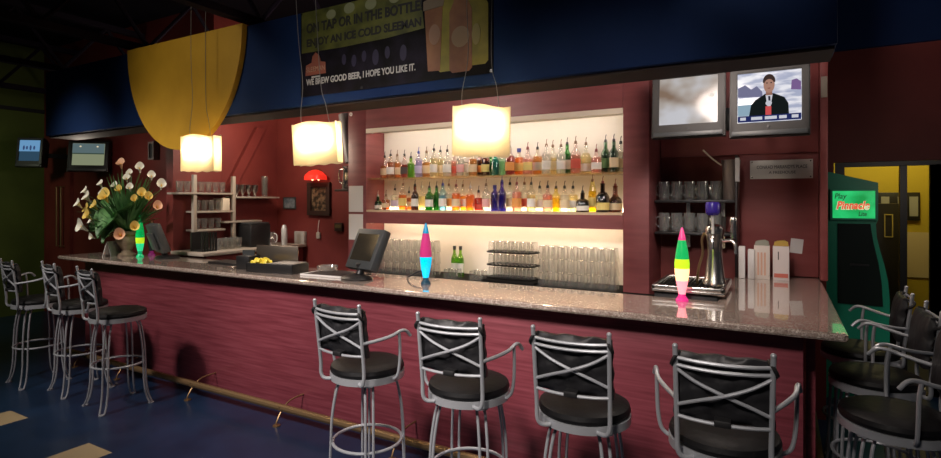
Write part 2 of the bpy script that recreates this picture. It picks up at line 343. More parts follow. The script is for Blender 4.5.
# ------------------------------------------------------------------ bar stools (facing +y)
def seatring(bm, r, z0, z1, t=.012, seg=40):
    return lathe(bm, [(r-t, z0), (r, z0), (r, z1), (r-t, z1), (r-t, z0)], seg)
def make_stool(label, arms):
    t = thing('bar_stool', label, 'bar stool')
    obj('seat', lathe(B(), [(0, .722), (.185, .722), (.197, .730), (.202, .745), (.196, .763), (.17, .775), (.10, .779), (0, .78)], 40), M['vinyl'], t)
    obj('seat_ring', seatring(B(), .203, .692, .726), M['steel'], t)
    b = B(); lathe(b, [(0, .690), (.13, .690), (.13, .704), (0, .704)], 24); 
    for a in (0, PI/2): box(b, -.198, .198, -.018, .018, .684, .70, 0, Matrix.Rotation(a+PI/4, 4, 'Z'))
    obj('swivel_plate', b, M['steel'], t)
    for a in (PI/4+k*PI/2 for k in range(4)):
        b = B(); ca, sa = math.cos(a), math.sin(a)
        for s in (-.02, .02):
            pts = [(r*ca-s*k*sa, r*sa+s*k*ca, z) for r, z, k in ((.145, .684, 1), (.168, .62, 1), (.19, .48, 1), (.198, .32, 1), (.204, .18, 1), (.222, .07, 1), (.25, .008, .9))]
            tube(b, pts, .0072, 8, 5)
        tube(b, [(.146*ca-.025*sa, .146*sa+.025*ca, .678), (.146*ca+.025*sa, .146*sa-.025*ca, .678)], .0085, 8)
        lathe(b, [(0, 0), (.022, 0), (.022, .008), (0, .01)], 10, (.25*ca, .25*sa, 0))
        obj('leg', b, M['steel'], t)
    obj('foot_ring', tube(B(), [(.187*math.cos(2*PI*k/40), .187*math.sin(2*PI*k/40), .34) for k in range(40)], .0085, 8, closed=True), M['steel'], t)
    # back: two posts that curl under the seat
    yb = lambda z: -.196-(z-.78)*.12
    for s in (-1, 1):
        pts = [(s*.10, -.176, .705), (s*.135, -.192, .708), (s*.152, -.198, .735), (s*.154, yb(.80), .80), (s*.156, yb(.95), .95), (s*.158, yb(1.125), 1.125)]
        b = tube(B(), pts, .0092, 10, 6); sphere(b, (s*.158, yb(1.125), 1.127), .0105, seg=10)
        obj('back_post', b, M['steel'], t)
    for z, zz in ((1.085, .0), (1.058, .0), (.865, .0)):
        obj('back_rail', tube(B(), [(-.157, yb(z), z), (-.09, yb(z)-.013, z-.004), (0, yb(z)-.018, z-.006), (.09, yb(z)-.013, z-.004), (.157, yb(z), z)], .0070, 8, 5), M['steel'], t)
    for s in (-1, 1):
        z0, z1 = 1.045, .905; q = .004*s
        obj('cross_brace', tube(B(), [(-s*.157, yb(z0), z0), (-s*.09, yb(1.0)-.012+q, 1.004), (0, yb(.965)-.022+q*2, .968), (s*.09, yb(.935)-.012+q, .934), (s*.157, yb(z1), z1)], .0068, 8, 5), M['steel'], t)
    # pad hung on the seat side of the frame, its face gathered
    b = B(); nx, nz = 20, 14; grid = [[], []]
    for side in (0, 1):
        for j in range(nz+1):
            row = []
            for i in range(nx+1):
                x = -.166+.332*i/nx; z = .855+.245*j/nz
                fx = 1-abs(2*i/nx-1)**4; fz = 1-abs(2*j/nz-1)**4
                wav = .006*math.sin(i*1.1+j*.5)*fx*fz+.004*math.sin(j*1.7-i*.6)
                th = (.010+.022*fx*fz)+(wav if side == 0 else .0)
                y = yb(z)+.034-(.006 if abs(x) > .15 else 0)+(-th if side == 0 else th)
                row.append(b.verts.new((x*(1+.02*math.sin(j*1.3)), y, z+.003*math.sin(i*.9)*(1 if j in (0, nz) else .3))))
            grid[side].append(row)
    for side in (0, 1):
        for j in range(nz):
            for i in range(nx): b.faces.new((grid[side][j][i], grid[side][j][i+1], grid[side][j+1][i+1], grid[side][j+1][i]))
    for j in range(nz):
        for i in (0, nx): b.faces.new((grid[0][j][i], grid[0][j+1][i], grid[1][j+1][i], grid[1][j][i]))
    for i in range(nx):
        for j in (0, nz): b.faces.new((grid[0][j][i], grid[0][j][i+1], grid[1][j][i+1], grid[1][j][i]))
    pad = obj('back_pad', b, M['pad'], t, 60)
    for s in (-1, 1):
        obj('corner_strap', tube(B(), [(s*.145, yb(1.075)+.03, 1.10), (s*.160, yb(1.07)-.014, 1.085), (s*.170, yb(1.05)-.004, 1.06), (s*.158, yb(1.05)+.03, 1.045)], .0075, 6, 4), M['strap'], pad)
    obj('bottom_strap', bx(-.028, .028, yb(.865)-.032, yb(.865)+.02, .852, .878, .005), M['strap'], pad)
    if arms:
        for s in (-1, 1):
            b = tube(B(), [(s*.156, yb(.93), .93), (s*.200, -.14, .940), (s*.236, -.075, .955), (s*.248, -.02, .970), (s*.256, .015, .966), (s*.264, .045, .935)], .0088, 10, 6)
            tube(b, [(s*.246, -.03, .965), (s*.246, -.022, .90), (s*.242, -.02, .80), (s*.228, -.02, .735), (s*.196, -.02, .708)], .0082, 8, 6)
            obj('armrest', b, M['steel'], t)
    return t
GS = 'bar stools along the bar'
stoolA = make_stool('grey tubular armchair bar stool at the bar below the touch-screen terminal', True)
stoolC = make_stool('grey bar stool without arms between two armed stools, below the steel glass trays', False)
def put(src, xy, rz, label, grp, first=[set()]):
    if src.name not in first[0]:
        first[0].add(src.name); src.location = (*xy, 0); src.rotation_euler = (0, 0, rz); src['label'] = label; src['group'] = grp; return src
    return dup(src, (*xy, 0), rz, label, grp)
R = math.radians
put(stoolA, (-1.99, 2.36), R(-2), 'armed bar stool below the touch-screen terminal, beside the open floor', GS)
put(stoolA, (-1.35, 2.37), R(6), 'armed bar stool below the blue and red lava lamp', GS)
put(stoolC, (-.764, 2.38), R(4), 'armless bar stool between two armed ones, beneath the stacked glass trays', GS)
put(stoolA, (-.195, 2.36), R(4), 'armed bar stool nearest the granite corner, below the pink lava lamp', GS)
put(stoolC, (-4.69, 2.47), R(-8), 'armless bar stool nearest the lemon tray in the far trio', GS)
put(stoolA, (-5.36, 2.51), R(-8), 'middle bar stool of the far trio under the flower vase', GS)
put(stoolA, (-5.93, 2.43), R(-6), 'farthest bar stool at the end of the bar next to the olive wall', GS)
G2 = 'bar stools at the short end of the bar'
put(stoolA, (.42, 4.08), R(86), 'dark armed bar stool closest to the green machine', G2)
put(stoolA, (.425, 3.50), R(90), 'dark armed bar stool second out from the green machine, at the bar end', G2)
put(stoolA, (.42, 2.90), R(94), 'dark armed bar stool just past the granite corner, cut off by the photo edge', G2)

# ------------------------------------------------------------------ liquor cabinet
YF, YB = 4.42, 4.72
XL0, XL1, XR0, XR1 = -3.99, -3.748, -1.098, -.895
S1, S2 = 1.886, 1.558
cab = thing('liquor_cabinet', 'built-in red-brown liquor cabinet with a bright white lit back', 'cabinet', (0, 0, 0))
obj('stile', bx(XL0, XL1, YF, 4.90, .0, 2.60, .004), M['cabinet'], cab)
obj('stile', bx(XR0, XR1, YF, 4.90, .0, 2.60, .004), M['cabinet'], cab)
obj('header', bx(XL1+.001, XR0-.001, YF, 4.74, 2.40, 2.60), M['cabinet'], cab)
obj('back_panel', bx(XL1+.001, XR0-.001, YB, YB+.02, .93, 2.399), M['nicheback'], cab)
obj('niche_top', bx(XL1+.001, XR0-.001, YF+.03, YB-.001, 2.384, 2.399), M['nicheback'], cab)
obj('valance', bx(XL1+.001, XR0-.001, YF-.004, YF+.02, 2.352, 2.399, .002), M['cream'], cab)
obj('side_lining', bx(XR0-.006, XR0-.001, YF+.03, YB-.002, .93, 2.35), M['nicheback'], cab)
obj('upper_shelf', bx(XL1+.001, XR0-.007, YF+.02, YB-.001, S1-.012, S1), thin_glass('amber_shelf', (.93, .88, .76), .1, .22, (.95, .66, .30)), cab)
ls = obj('lower_shelf', bx(XL1+.001, XR0-.007, YF+.005, YB-.001, S2-.02, S2), pbr('lower_shelf_top', (.60, .46, .30), .3), cab)
obj('fascia', bx(XL1+.001, XR0-.001, YF, YF+.02, 1.422, S2-.021), M['cabinet'], ls)
# back counter beneath
t = thing('back_counter', 'dark steel back counter carrying the racked glasses', 'counter', (0, 0, 0))
obj('top', bx(XL1+.002, XR0-.002, 4.22, YB-.001, .895, .925, .004), M['rust'], t)
obj('rim', bx(XL1+.002, -.32, 4.19, 4.219, .875, .93, .006), pbr('worn_steel_edge', (.05, .045, .04), .35, .8), t)
obj('front', bx(XL1+.002, -.9, 4.26, 4.28, 0, .894), M['black'], t)
obj('side_top', bx(-1.096, -.32, 4.22, 4.419, .895, .925, .004), M['rust'], t)
# fluorescent strips
def strip(label, y, z, col, s, grp='cabinet strip lights', x0=XL1+.05, x1=XR0-.05, r=.012):
    t = thing('strip_light', label, 'light', (0, 0, 0), 0, grp)
    obj('tube', tube(B(), [(x0, y, z), (x1, y, z)], r, 8), emis('strip%.2f' % z, col, s), t)
    b = B()
    for x in (x0-.015, x1-.005): box(b, x, x+.02, y-.016, y+.016, z-.018, z+.018)
    obj('socket', b, M['white'], t) if False else None
    for x in (x0-.015, x1-.005): obj('end_cap', bx(x, x+.02, y-.016, y+.016, z-.018, z+.018), M['white'], t)
    return t
strip('fluorescent tube behind the cream valance at the cabinet top', YF+.04, 2.373, (1, .90, .78), 30, r=.008)
strip('warm tube under the lower shelf behind its red fascia', YF+.045, 1.437, (1, .82, .58), 30)
strip('warm tube lying along the back of the lower bottle shelf', YB-.02, S2+.014, (1, .84, .55), 13)

# ------------------------------------------------------------------ bottles
SHAPES = {   # fractions of (radius, height)
 'round':  [(0, 0), (.9, 0), (1, .02), (1, .60), (.93, .66), (.6, .73), (.38, .78), (.36, .93), (.40, .935), (.40, .96), (0, .96)],
 'tall':   [(0, 0), (.9, 0), (1, .02), (1, .66), (.85, .73), (.48, .79), (.38, .83), (.38, .95), (.43, .955), (.43, .97), (0, .97)],
 'wine':   [(0, 0), (.9, 0), (1, .02), (1, .55), (.92, .63), (.6, .72), (.4, .78), (.38, .95), (.42, .955), (.42, .97), (0, .97)],
 'squat':  [(0, 0), (.92, 0), (1, .03), (1.02, .3), (.98, .52), (.7, .62), (.34, .68), (.32, .92), (.38, .925), (.38, .96), (0, .96)],
 'cone':   [(0, 0), (.9, 0), (1, .02), (.96, .2), (.82, .5), (.62, .75), (.42, .88), (.38, .95), (.42, .955), (.42, .97), (0, .97)],
 'bell':   [(0, 0), (.9, 0), (1, .02), (1.0, .34), (.86, .46), (.5, .55), (.36, .64), (.33, .90), (.38, .905), (.38, .94), (0, .94)],
}
BM = {}
def bcache(key, fn):
    if key not in BM:
        b = fn(); bmesh.ops.recalc_face_normals(b, faces=b.faces); me = bpy.data.meshes.new(key[0]); b.to_mesh(me); b.free()
        me.polygons.foreach_set('use_smooth', [True]*len(me.polygons)); me.set_sharp_from_angle(angle=R(40)); me.materials.append(None); BM[key] = me
    return BM[key]
def child(name, me, mat, parent, z=0):
    o = bpy.data.objects.new(name, me); C.objects.link(o); o.material_slots[0].link = 'OBJECT'; o.material_slots[0].material = mat
    if parent: o.parent = parent; o.location = (0, 0, z)
    return o
COL = {  # glass tint, liquid tint
 'clear': ((.94, .95, .93), (.92, .90, .84)), 'pale': ((.94, .94, .88), (.95, .86, .55)), 'gold': ((.95, .93, .86), (.90, .52, .10)), 'amber': ((.94, .9, .82), (.70, .26, .04)),
 'orange': ((.95, .9, .82), (.95, .42, .04)), 'red': ((.93, .85, .82), (.60, .08, .03)), 'brown': ((.42, .17, .06), (.22, .06, .02)), 'dark': ((.10, .06, .04), (.03, .015, .01)),
 'green': ((.14, .55, .12), (.10, .42, .08)), 'deepgreen': ((.06, .26, .08), (.03, .14, .04)), 'lime': ((.55, .82, .22), (.45, .75, .12)), 'teal': ((.10, .62, .50), (.05, .45, .38)),
 'mint': ((.72, .90, .76), (.60, .84, .66)), 'blue': ((.66, .85, .92), (.55, .80, .90)), 'purple': ((.15, .07, .62), (.08, .03, .45)), 'lilac': ((.85, .82, .95), (.80, .74, .92)),
 'pink': ((.95, .86, .84), (.92, .55, .42)), 'yellow': ((.95, .9, .5), (.92, .72, .08)),
}
def gm(c): return thin_glass('glass_'+c, COL[c][0], .10, .05 if c not in ('purple', 'green', 'deepgreen', 'teal', 'lime') else .14, tuple(min(1, x*1.1+.03) for x in COL[c][0]))
def lm(c): return thin_glass('liquid_'+c, COL[c][1], .02, .30, COL[c][1], edge=.1)
LAB = {'w': (.80, .77, .70), 'y': (.78, .62, .20), 'r': (.55, .08, .05), 'b': (.05, .04, .04), 'c': (.72, .58, .36), 'g': (.12, .25, .10), 'o': (.75, .33, .08), 'l': (.55, .50, .70), 'p': (.75, .40, .38)}
CAP = {'k': (.02, .02, .02), 'n': (.20, .11, .06), 's': (.45, .43, .40), 'b': (.05, .06, .30), 'm': (.22, .05, .05), 'r': (.5, .05, .04)}
def bottle(shape, R_, H, col, lab, cap, pos, label, grp, fill=.62, pour=True):
    prof = SHAPES[shape]
    me = bcache(('liquor_bottle', shape, R_, H), lambda: lathe(B(), [(r*R_, z*H) for r, z in prof], 16))
    o = child('liquor_bottle', me, gm(col), None); o.location = pos; tag(o, label, 'bottle', grp)
    def liq():
        pts = [(max(0, r-.06)*R_ if r else 0, z*H+.004) for r, z in prof if z <= fill]
        return lathe(B(), [(0, .004)]+pts[1:]+[(pts[-1][0], fill*H), (0, fill*H)], 16)
    child('liquid', bcache(('liquid', shape, R_, H, fill), liq), lm(col), o)
    if lab:
        zz = (.16, .46) if shape not in ('squat', 'bell') else (.08, .32)
        rr = 1.03 if shape != 'cone' else .99
        def lb():
            b = B(); n = 12; a = [[], []]
            for i, z in enumerate(zz):
                k = rr if shape != 'cone' else (1.03-.18*z/.5)
                a[i] = [b.verts.new((R_*k*math.cos(-PI/2-1.15+2.3*j/n), R_*k*math.sin(-PI/2-1.15+2.3*j/n), z*H)) for j in range(n+1)]
            for j in range(n): b.faces.new((a[0][j], a[0][j+1], a[1][j+1], a[1][j]))
            return b
        lo = child('label', bcache(('label', shape, R_, H), lb), pbr('label_'+lab, LAB[lab], .6), o); lo.rotation_euler = (0, 0, R(20))
    if pour:
        child('pourer', bcache(('pourer', R_), lambda: tube(lathe(B(), [(0, -.006), (.009, -.006), (.0125, .0), (.0125, .014), (.008, .022), (0, .024)], 10), [(0, 0, .02), (0, 0, .045), (.006, 0, .062)], .0035, 6)), pbr('cap_'+cap, CAP[cap], .4), o, prof[-1][1]*H)
    else:
        rn = prof[-2][0]*R_
        child('cap', bcache(('cap', rn), lambda: lathe(B(), [(rn*1.08, -.022), (rn*1.12, .0), (rn*1.12, .014), (0, .016)], 12)), pbr('cap_'+cap, CAP[cap], .4), o, prof[-1][1]*H)
    return o
LOOK = {'clear': 'clear', 'pale': 'pale yellow', 'gold': 'golden', 'amber': 'amber', 'orange': 'orange', 'red': 'red-brown', 'brown': 'brown', 'dark': 'near-black', 'green': 'green', 'deepgreen': 'dark green',
        'lime': 'lime green', 'teal': 'teal', 'mint': 'pale mint', 'blue': 'pale blue', 'purple': 'violet-blue', 'lilac': 'lilac-tinted', 'pink': 'pink-tinted', 'yellow': 'yellow'}
LW = {'w': 'white', 'y': 'yellow', 'r': 'red', 'b': 'black', 'c': 'tan', 'g': 'green', 'o': 'orange', 'l': 'lilac', 'p': 'pink', None: 'no'}
UP = [(384.7, 'round', .27, 'orange', 'c', 'k'), (390.7, 'round', .275, 'amber', 'w', 'k'), (397.3, 'round', .28, 'orange', 'c', 'n'), (404.4, 'wine', .265, 'red', 'b', 'k'),
 (410.9, 'round', .25, 'lime', None, 'k'), (418.6, 'tall', .285, 'lilac', 'l', 'b'), (426.5, 'round', .30, 'gold', 'c', 'n'), (433.9, 'tall', .305, 'pale', 'w', 'k'), (440.4, 'tall', .295, 'pale', 'c', 'k'),
 (447.2, 'round', .29, 'clear', 'w', 'k'), (454, 'round', .26, 'pink', 'r', 'm'), (460.5, 'tall', .28, 'clear', 'p', 's'), (465.8, 'tall', .28, 'clear', 'w', 's'), (473, 'round', .27, 'gold', 'c', 'n'),
 (480, 'tall', .26, 'brown', 'o', 'k'), (485.5, 'tall', .26, 'brown', 'y', 'k'), (490.6, 'wine', .25, 'green', None, 'k'), (495.5, 'wine', .25, 'teal', None, 'k'), (501.5, 'round', .27, 'mint', None, 's'),
 (510, 'round', .29, 'red', 'o', 's'), (519, 'round', .28, 'orange', 'y', 'b'), (527.7, 'round', .275, 'pink', 'y', 'm'), (537.5, 'round', .28, 'gold', 'w', 'k'),
 (546.4, 'tall', .29, 'clear', 'w', 'n'), (552.8, 'tall', .29, 'pale', 'c', 'n'), (561, 'tall', .28, 'clear', 'w', 'n'), (567.2, 'wine', .305, 'green', 'w', 'k'), (575.6, 'round', .305, 'pink', 'r', 'n'),
 (586, 'squat', .30, 'pale', 'w', 'n'), (596.3, 'round', .225, 'pink', 'w', 'm'), (605.6, 'wine', .31, 'deepgreen', 'g', 'k'), (613.8, 'wine', .30, 'deepgreen', 'c', 'k'), (620.8, 'tall', .29, 'clear', 'c', 'k')]
LO = [(378, 'squat', .18, 'deepgreen', 'w', 's'), (386, 'round', .185, 'amber', 'c', 'n'), (395, 'round', .25, 'clear', 'l', 'k'), (403, 'round', .30, 'orange', 'y', 'n'), (409, 'round', .22, 'amber', 'c', 'k'),
 (415, 'wine', .285, 'brown', 'w', 'k'), (421.8, 'round', .275, 'pale', None, 's'), (429.4, 'round', .265, 'green', 'w', 'k'), (436.6, 'wine', .27, 'green', None, 'k'), (442.8, 'tall', .29, 'blue', 'w', 'b'),
 (449, 'round', .29, 'clear', 'o', 'n'), (456.2, 'round', .28, 'orange', 'c', 'm'), (463, 'round', .28, 'gold', 'w', 'n'), (470.3, 'round', .26, 'orange', None, 's'), (478.6, 'squat', .22, 'red', 'r', 'k'),
 (486.2, 'tall', .28, 'clear', 'p', 'n'), (494.8, 'tall', .27, 'purple', None, 'b'), (502, 'wine', .31, 'purple', None, 'b'), (509.9, 'tall', .29, 'clear', 'c', 'k'), (516.9, 'round', .29, 'pink', 'o', 'm'),
 (524.5, 'tall', .29, 'clear', 'r', 'n'), (531.3, 'tall', .285, 'pale', 'w', 'k'), (539.7, 'round', .255, 'clear', 'w', 'k'), (547.6, 'round', .255, 'pink', 'c', 'k'), (556, 'round', .25, 'yellow', None, 'k'),
 (564.6, 'round', .25, 'clear', 'c', 'k'), (573, 'round', .25, 'pale', 'w', 'k'), (582.6, 'squat', .205, 'dark', 'w', 'k'), (592.5, 'cone', .305, 'yellow', 'y', 'n'), (602.7, 'squat', .285, 'dark', 'y', 'm'), (615.3, 'bell', .27, 'brown', 'c', 'm')]
for lst, z, nm in ((UP, S1, 'upper'), (LO, S2, 'lower')):
    for k, (u, sh, H, col, lab, cap) in enumerate(lst):
        y = 4.515 if k % 2 else 4.61
        p = at(u, 0, y=y); Rr = {'round': .044, 'tall': .040, 'wine': .039, 'squat': .050, 'cone': .040, 'bell': .052}[sh]
        if u > 580 and nm == 'lower': Rr *= 1.12
        if col == 'dark' or lab is None and col == 'purple': pass
        bottle(sh, Rr, H-.035 if True else H, col, lab, cap, (p.x, y, z), '%s bottle with %s label, %s from the left on the %s shelf' % (LOOK[col], LW[lab], ordinal(k), nm),
               'bottles on the %s shelf' % nm, fill=.66 if k % 3 else .58, pour=(cap in 'kns' or k % 4 > 0))

# ------------------------------------------------------------------ glassware
def tumbler(r0, r1, h): return lathe(B(), [(0, .004), (r0*.85, .004), (r0, 0), (r0*1.02, .012), (r1, h), (r1-.0025, h), (r0*.95, .02), (0, .018)], 14)
def tumbler_up(r0, r1, h):  # standing on its rim
    return lathe(B(), [(r1-.0025, 0), (r1, 0), (r0*1.02, h-.012), (r0, h), (r0*.85, h-.004), (0, h-.004)], 14)
def mug():
    b = lathe(B(), [(0, .004), (.038, 0), (.042, .01), (.045, .15), (.042, .15), (.039, .022), (0, .02)], 16)
    return tube(b, [(.039, 0, .115), (.062, 0, .112), (.068, 0, .085), (.064, 0, .05), (.038, 0, .035)], .006, 8, 4)
def glass(kind, pos, label, grp, rz=0):
    me = bcache(('drinking_glass', kind), {'pint': lambda: tumbler_up(.030, .040, .112), 'low': lambda: tumbler_up(.030, .036, .088), 'mug': mug, 'tumbler': lambda: tumbler(.028, .036, .12)}[kind])
    o = child('drinking_glass' if kind != 'mug' else 'beer_mug', me, M['glass'] if kind != 'mug' else thin_glass('mug_glass', (.88, .89, .88), .3, .16), None); o.location = pos; o.rotation_euler = (0, 0, rz)
    return tag(o, label, 'glass' if kind != 'mug' else 'mug', grp)
BC = .925
lev = ['bottom', 'middle', 'top']
def stacks(x0, n, dx, y0, levels, where, grp):
    for i in range(n):
        for row, y in ((0, y0), (1, y0+.088)):
            for k in range(levels):
                glass('pint', (x0+i*dx, y, BC+k*.1135), 'upturned glass, %s of the %s %s-row stack %s' % (lev[k], ordinal(i), 'front' if row == 0 else 'back', where), grp)
stacks(-3.62, 9, .088, 4.40, 3, 'counted from the touch-screen terminal', 'stacked glasses by the terminal')
stacks(-1.79, 8, .086, 4.42, 3, 'counted from the wire trays', 'stacked glasses by the right stile')
for i in range(4):
    for row in (0, 1):
        glass('low', (-2.72+.078*i if i < 2 else -2.60+.078*i, 4.36+.08*row, BC), 'short upturned glass, %s in the %s row around the two green bottles' % (ORD[i], 'front' if row == 0 else 'back'), 'short glasses by the green bottles')
# three wire trays of glasses
tag(obj('drain_mat', bx(-2.36, -1.84, 4.36, 4.62, BC+.001, BC+.022, .004), M['rust']), 'black drain mat under the stacked wire trays', 'mat')
for k in range(3):
    z = BC+.024+k*.116
    t = thing('wire_tray', 'dark wire glass tray, %s of the three stacked' % lev[k], 'tray', (-2.10, 4.49, z), 0, 'stacked wire trays')
    b = tube(B(), [(.235*(abs(math.cos(a))**.5)*(1 if math.cos(a) > 0 else -1), .11*(abs(math.sin(a))**.5)*(1 if math.sin(a) > 0 else -1), .010) for a in [2*PI*i/36 for i in range(36)]], .007, 6, closed=True)
    obj('rim', b, M['rust'], t)
    b = B()
    for i in range(-5, 6): tube(b, [(i*.04, -.105, .012), (i*.04, .105, .012)], .0025, 5)
    for j in (-1, 0, 1): tube(b, [(-.225, j*.06, .009), (.225, j*.06, .009)], .003, 5)
    obj('mesh', b, M['rust'], t)
    for i in range(6):
        for j in range(2):
            glass('low', (-2.10-.19+.076*i, 4.49-.045+.088*j, z+.0155), 'upturned glass in the %s wire tray, %s in its %s row' % (lev[k], ORD[i], 'front' if j == 0 else 'back'), 'glasses in the wire trays')
# green bottles in a dark ice bucket
for k, u in enumerate((454.5, 460.5)):
    p = at(u, 0, y=4.50); bottle('wine', .034, .29, 'lime', 'w', 'k', (p.x, 4.50, BC), 'lime green wine bottle on the back counter, the one %s' % ('nearer the blue lava lamp' if k == 0 else 'nearer the wire trays'), 'green wine bottles on the back counter', pour=False)
# ------------------------------------------------------------------ mug shelves in the recess
for k, (z, nm) in enumerate(((1.66, 'upper'), (1.405, 'lower'))):
    t = thing('mug_shelf', '%s black shelf of beer mugs in the red recess' % nm, 'shelf', (0, 0, 0), 0, 'mug shelves')
    obj('board', bx(-.888, -.30, 4.60, 4.868, z-.022, z, .003), M['black'], t)
    for x in (-.66, -.40): obj('bracket', bx(x-.015, x+.015, 4.80, 4.868, z-.13, z-.023), M['chrome'], t)
    for i in range(5):
        glass('mug', (-.835+i*.098, 4.72, z), 'glass beer mug, %s along the %s recess shelf' % (ORD[i], nm), 'beer mugs in the recess', R(200+i*9))
        if i < 5: glass('tumbler', (-.80+i*.098, 4.81, z), 'tall glass, %s in the back row of the %s recess shelf' % (ORD[i], nm), 'glasses behind the mugs')
t = thing('steel_pitcher', 'tall brushed steel pitcher on the upper mug shelf', 'pitcher', (-.335, 4.70, 1.66), R(-90))
obj('body', lathe(B(), [(0, 0), (.05, 0), (.056, .01), (.060, .20), (.062, .26), (.070, .31), (.066, .31), (.058, .25), (.05, .02), (0, .02)], 24), pbr('dull_steel', (.32, .27, .24), .4, .8), t)
obj('handle', tube(B(), [(-.055, 0, .27), (-.10, 0, .26), (-.105, 0, .16), (-.058, 0, .08)], .008, 8, 5), M['chrome'], t)
tag(obj('metal_post', bx(-.302, -.285, 4.62, 4.88, TOP+.001, 2.0, .003), pbr('dark_steel_post', (.06, .055, .055), .35, .8)), 'dark metal upright at the end of the mug shelves', 'post')
tag(obj('white_card', bx(-.300, -.270, 4.604, 4.612, 1.80, 1.98), M['white']), 'narrow white card fixed to the top of the metal upright', 'card')

# ------------------------------------------------------------------ beer station
t = thing('beer_station', 'stainless drip tray cabinet behind the bar top', 'drip tray', (0, 0, 0))
obj('cabinet', bx(-.69, -.325, 3.56, 4.05, 0, 1.09, .004), M['black'], t)
b = B(); box(b, -.70, -.285, 3.53, 4.06, 1.091, 1.112, .006)
for x0, x1, y0, y1 in ((-.70, -.285, 3.53, 3.555), (-.70, -.285, 4.035, 4.06), (-.70, -.675, 3.53, 4.06), (-.31, -.285, 3.53, 4.06)): box(b, x0, x1, y0, y1, 1.105, 1.135, .006)
obj('drip_pan', b, M['chrome'], t)
b = B()
for i in range(12): box(b, -.665+i*.027, -.655+i*.027, 3.56, 4.03, 1.113, 1.12)
obj('grille', b, M['rust'], t)
t = thing('beer_tower', 'flared stainless beer tap tower standing on the drip tray', 'beer tap', (-.365, 3.80, 1.121))
obj('column', lathe(B(), [(0, 0), (.070, 0), (.070, .012), (.062, .03), (.050, .12), (.042, .20), (.046, .27), (.055, .32), (.058, .35), (.05, .372), (.03, .385), (0, .388)], 28), M['chrome'], t)
obj('hose', tube(B(), [(-.105, .01, .0), (-.095, 0, .10), (-.07, .0, .20), (-.075, .0, .28), (-.06, 0, .33)], .008, 8, 5), pbr('brass_pipe', (.55, .40, .22), .3, 1), t)
for s, z in ((0, .31), (1, .28)):
    f = tube(B(), [(.0, -.05, z), (0, -.10, z+.005), (0, -.125, z-.02), (0, -.13, z-.075)], .012, 10, 4)
    if s:
        for v in f.verts: v.co = Matrix.Rotation(R(75), 4, 'Z') @ v.co
    fo = obj('faucet', f, M['chrome'], t)
    if s == 0:
        g = tube(B(), [(0, -.105, .33), (0, -.112, .45)], .008, 8); obj('lever', g, M['white'], fo)
        g = B(); lathe(g, [(0, .44), (.03, .445), (.042, .46), (.044, .51), (.038, .525), (0, .53)], 18, (0, -.112, 0)); obj('tap_knob', g, pbr('blue_knob', (.035, .02, .23), .25), fo)
    else:
        g = lathe(B(), [(0, .30), (.018, .30), (.022, .33), (.016, .37), (.024, .41), (.018, .43), (0, .435)], 14, (.11, -.03, 0)); obj('tap_knob', g, M['chrome'], fo)

# things at the wall on the return counter
def carton(name, u, w, h, y, label, cat, col, topcol, grp=None, rz=0):
    p = at(u, 0, y=y); t = thing(name, label, cat, (p.x, y, TOP), rz, grp)
    obj('body', bx(-w/2, w/2, -.04, .04, 0, h, .003), pbr('carton_'+col[0], col[1], .6), t)
    if topcol:
        obj('contents', prism(B(), [(-w/2+.004, h+.001), (w/2-.004, h+.001), (w/2-.008, h+.03), (w*.2, h+.042), (-w*.25, h+.036), (-w/2+.01, h+.028)], -.03, .03), pbr('carton_top_'+col[0], topcol, .6), t)
    return t
t1 = carton('card_box', 762, .105, .25, 4.66, 'white carton with red stripes against the red panel, beside the menus', 'carton', ('a', (.66, .58, .52)), (.30, .30, .24))
for k, x in enumerate((-.03, -.008, .014)): obj('stripe', bx(x, x+.012, -.0415, -.0405, .03, .20), pbr('peach_print', (.62, .36, .26), .6), t1)
t2 = carton('card_box', 781, .105, .25, 4.66, 'white carton with yellow cards and red base line, beside the pinned note', 'carton', ('b', (.68, .60, .58)), (.50, .32, .06))
obj('stripe', bx(-.045, .045, -.0415, -.0405, .02, .05), pbr('red_print', (.55, .14, .10), .6), t2)
obj('stripe', bx(-.02, -.014, -.0415, -.0405, .15, .21), M['ink'], t2)
for k, (u, lab) in enumerate(((742, 'grey-white menu leaning beside the metal upright'), (749.5, 'white folded menu standing next to the striped carton'))):
    p = at(u, 0, y=4.62); m = bx(-.022, .022, -.03, .03, 0, .24-.02*k, .004)
    o = obj('menu', m, M['white']); o.location = (p.x+.012*k, 4.62, TOP+.001); tag(o, lab, 'menu')
p = at(796.5, 246, y=4.88); o = obj('paper_note', bx(-.042, .042, -.002, .002, -.055, .055), M['white']); o.location = (p.x, 4.882, p.z); o.rotation_euler = (0, R(6), 0)
tag(o, 'small white note pinned to the red panel above the counter', 'note')
# plaque
p0, p1 = at(750, 178, y=4.88), at(813, 160, y=4.88); pc = (p0+p1)/2
t = thing('wall_plaque', 'engraved steel plaque screwed to the red panel below the televisions', 'plaque', (pc.x, 4.884, pc.z)); w, h = (p1.x-p0.x)/2, .073
obj('plate', bx(-w, w, -.004, 0, -h, h, .0015), M['plaque'], t)
text('lettering', 'CONRAD MARANDYS PLACE', .036, M['ink'], t, (-w*.78, -.005, .006), width=w*1.6)
text('lettering', 'A FREEHOUSE', .03, M['ink'], t, (-w*.38, -.005, -.034), width=w*.85)
for sx in (-1, 1):
    for sz in (-1, 1): obj('screw', lathe(B(), [(0, 0), (.006, 0), (.005, .003), (0, .004)], 10), M['chrome'], t, loc=(sx*(w-.015), -.004, sz*(h-.013)), rot=(PI/2, 0, 0))

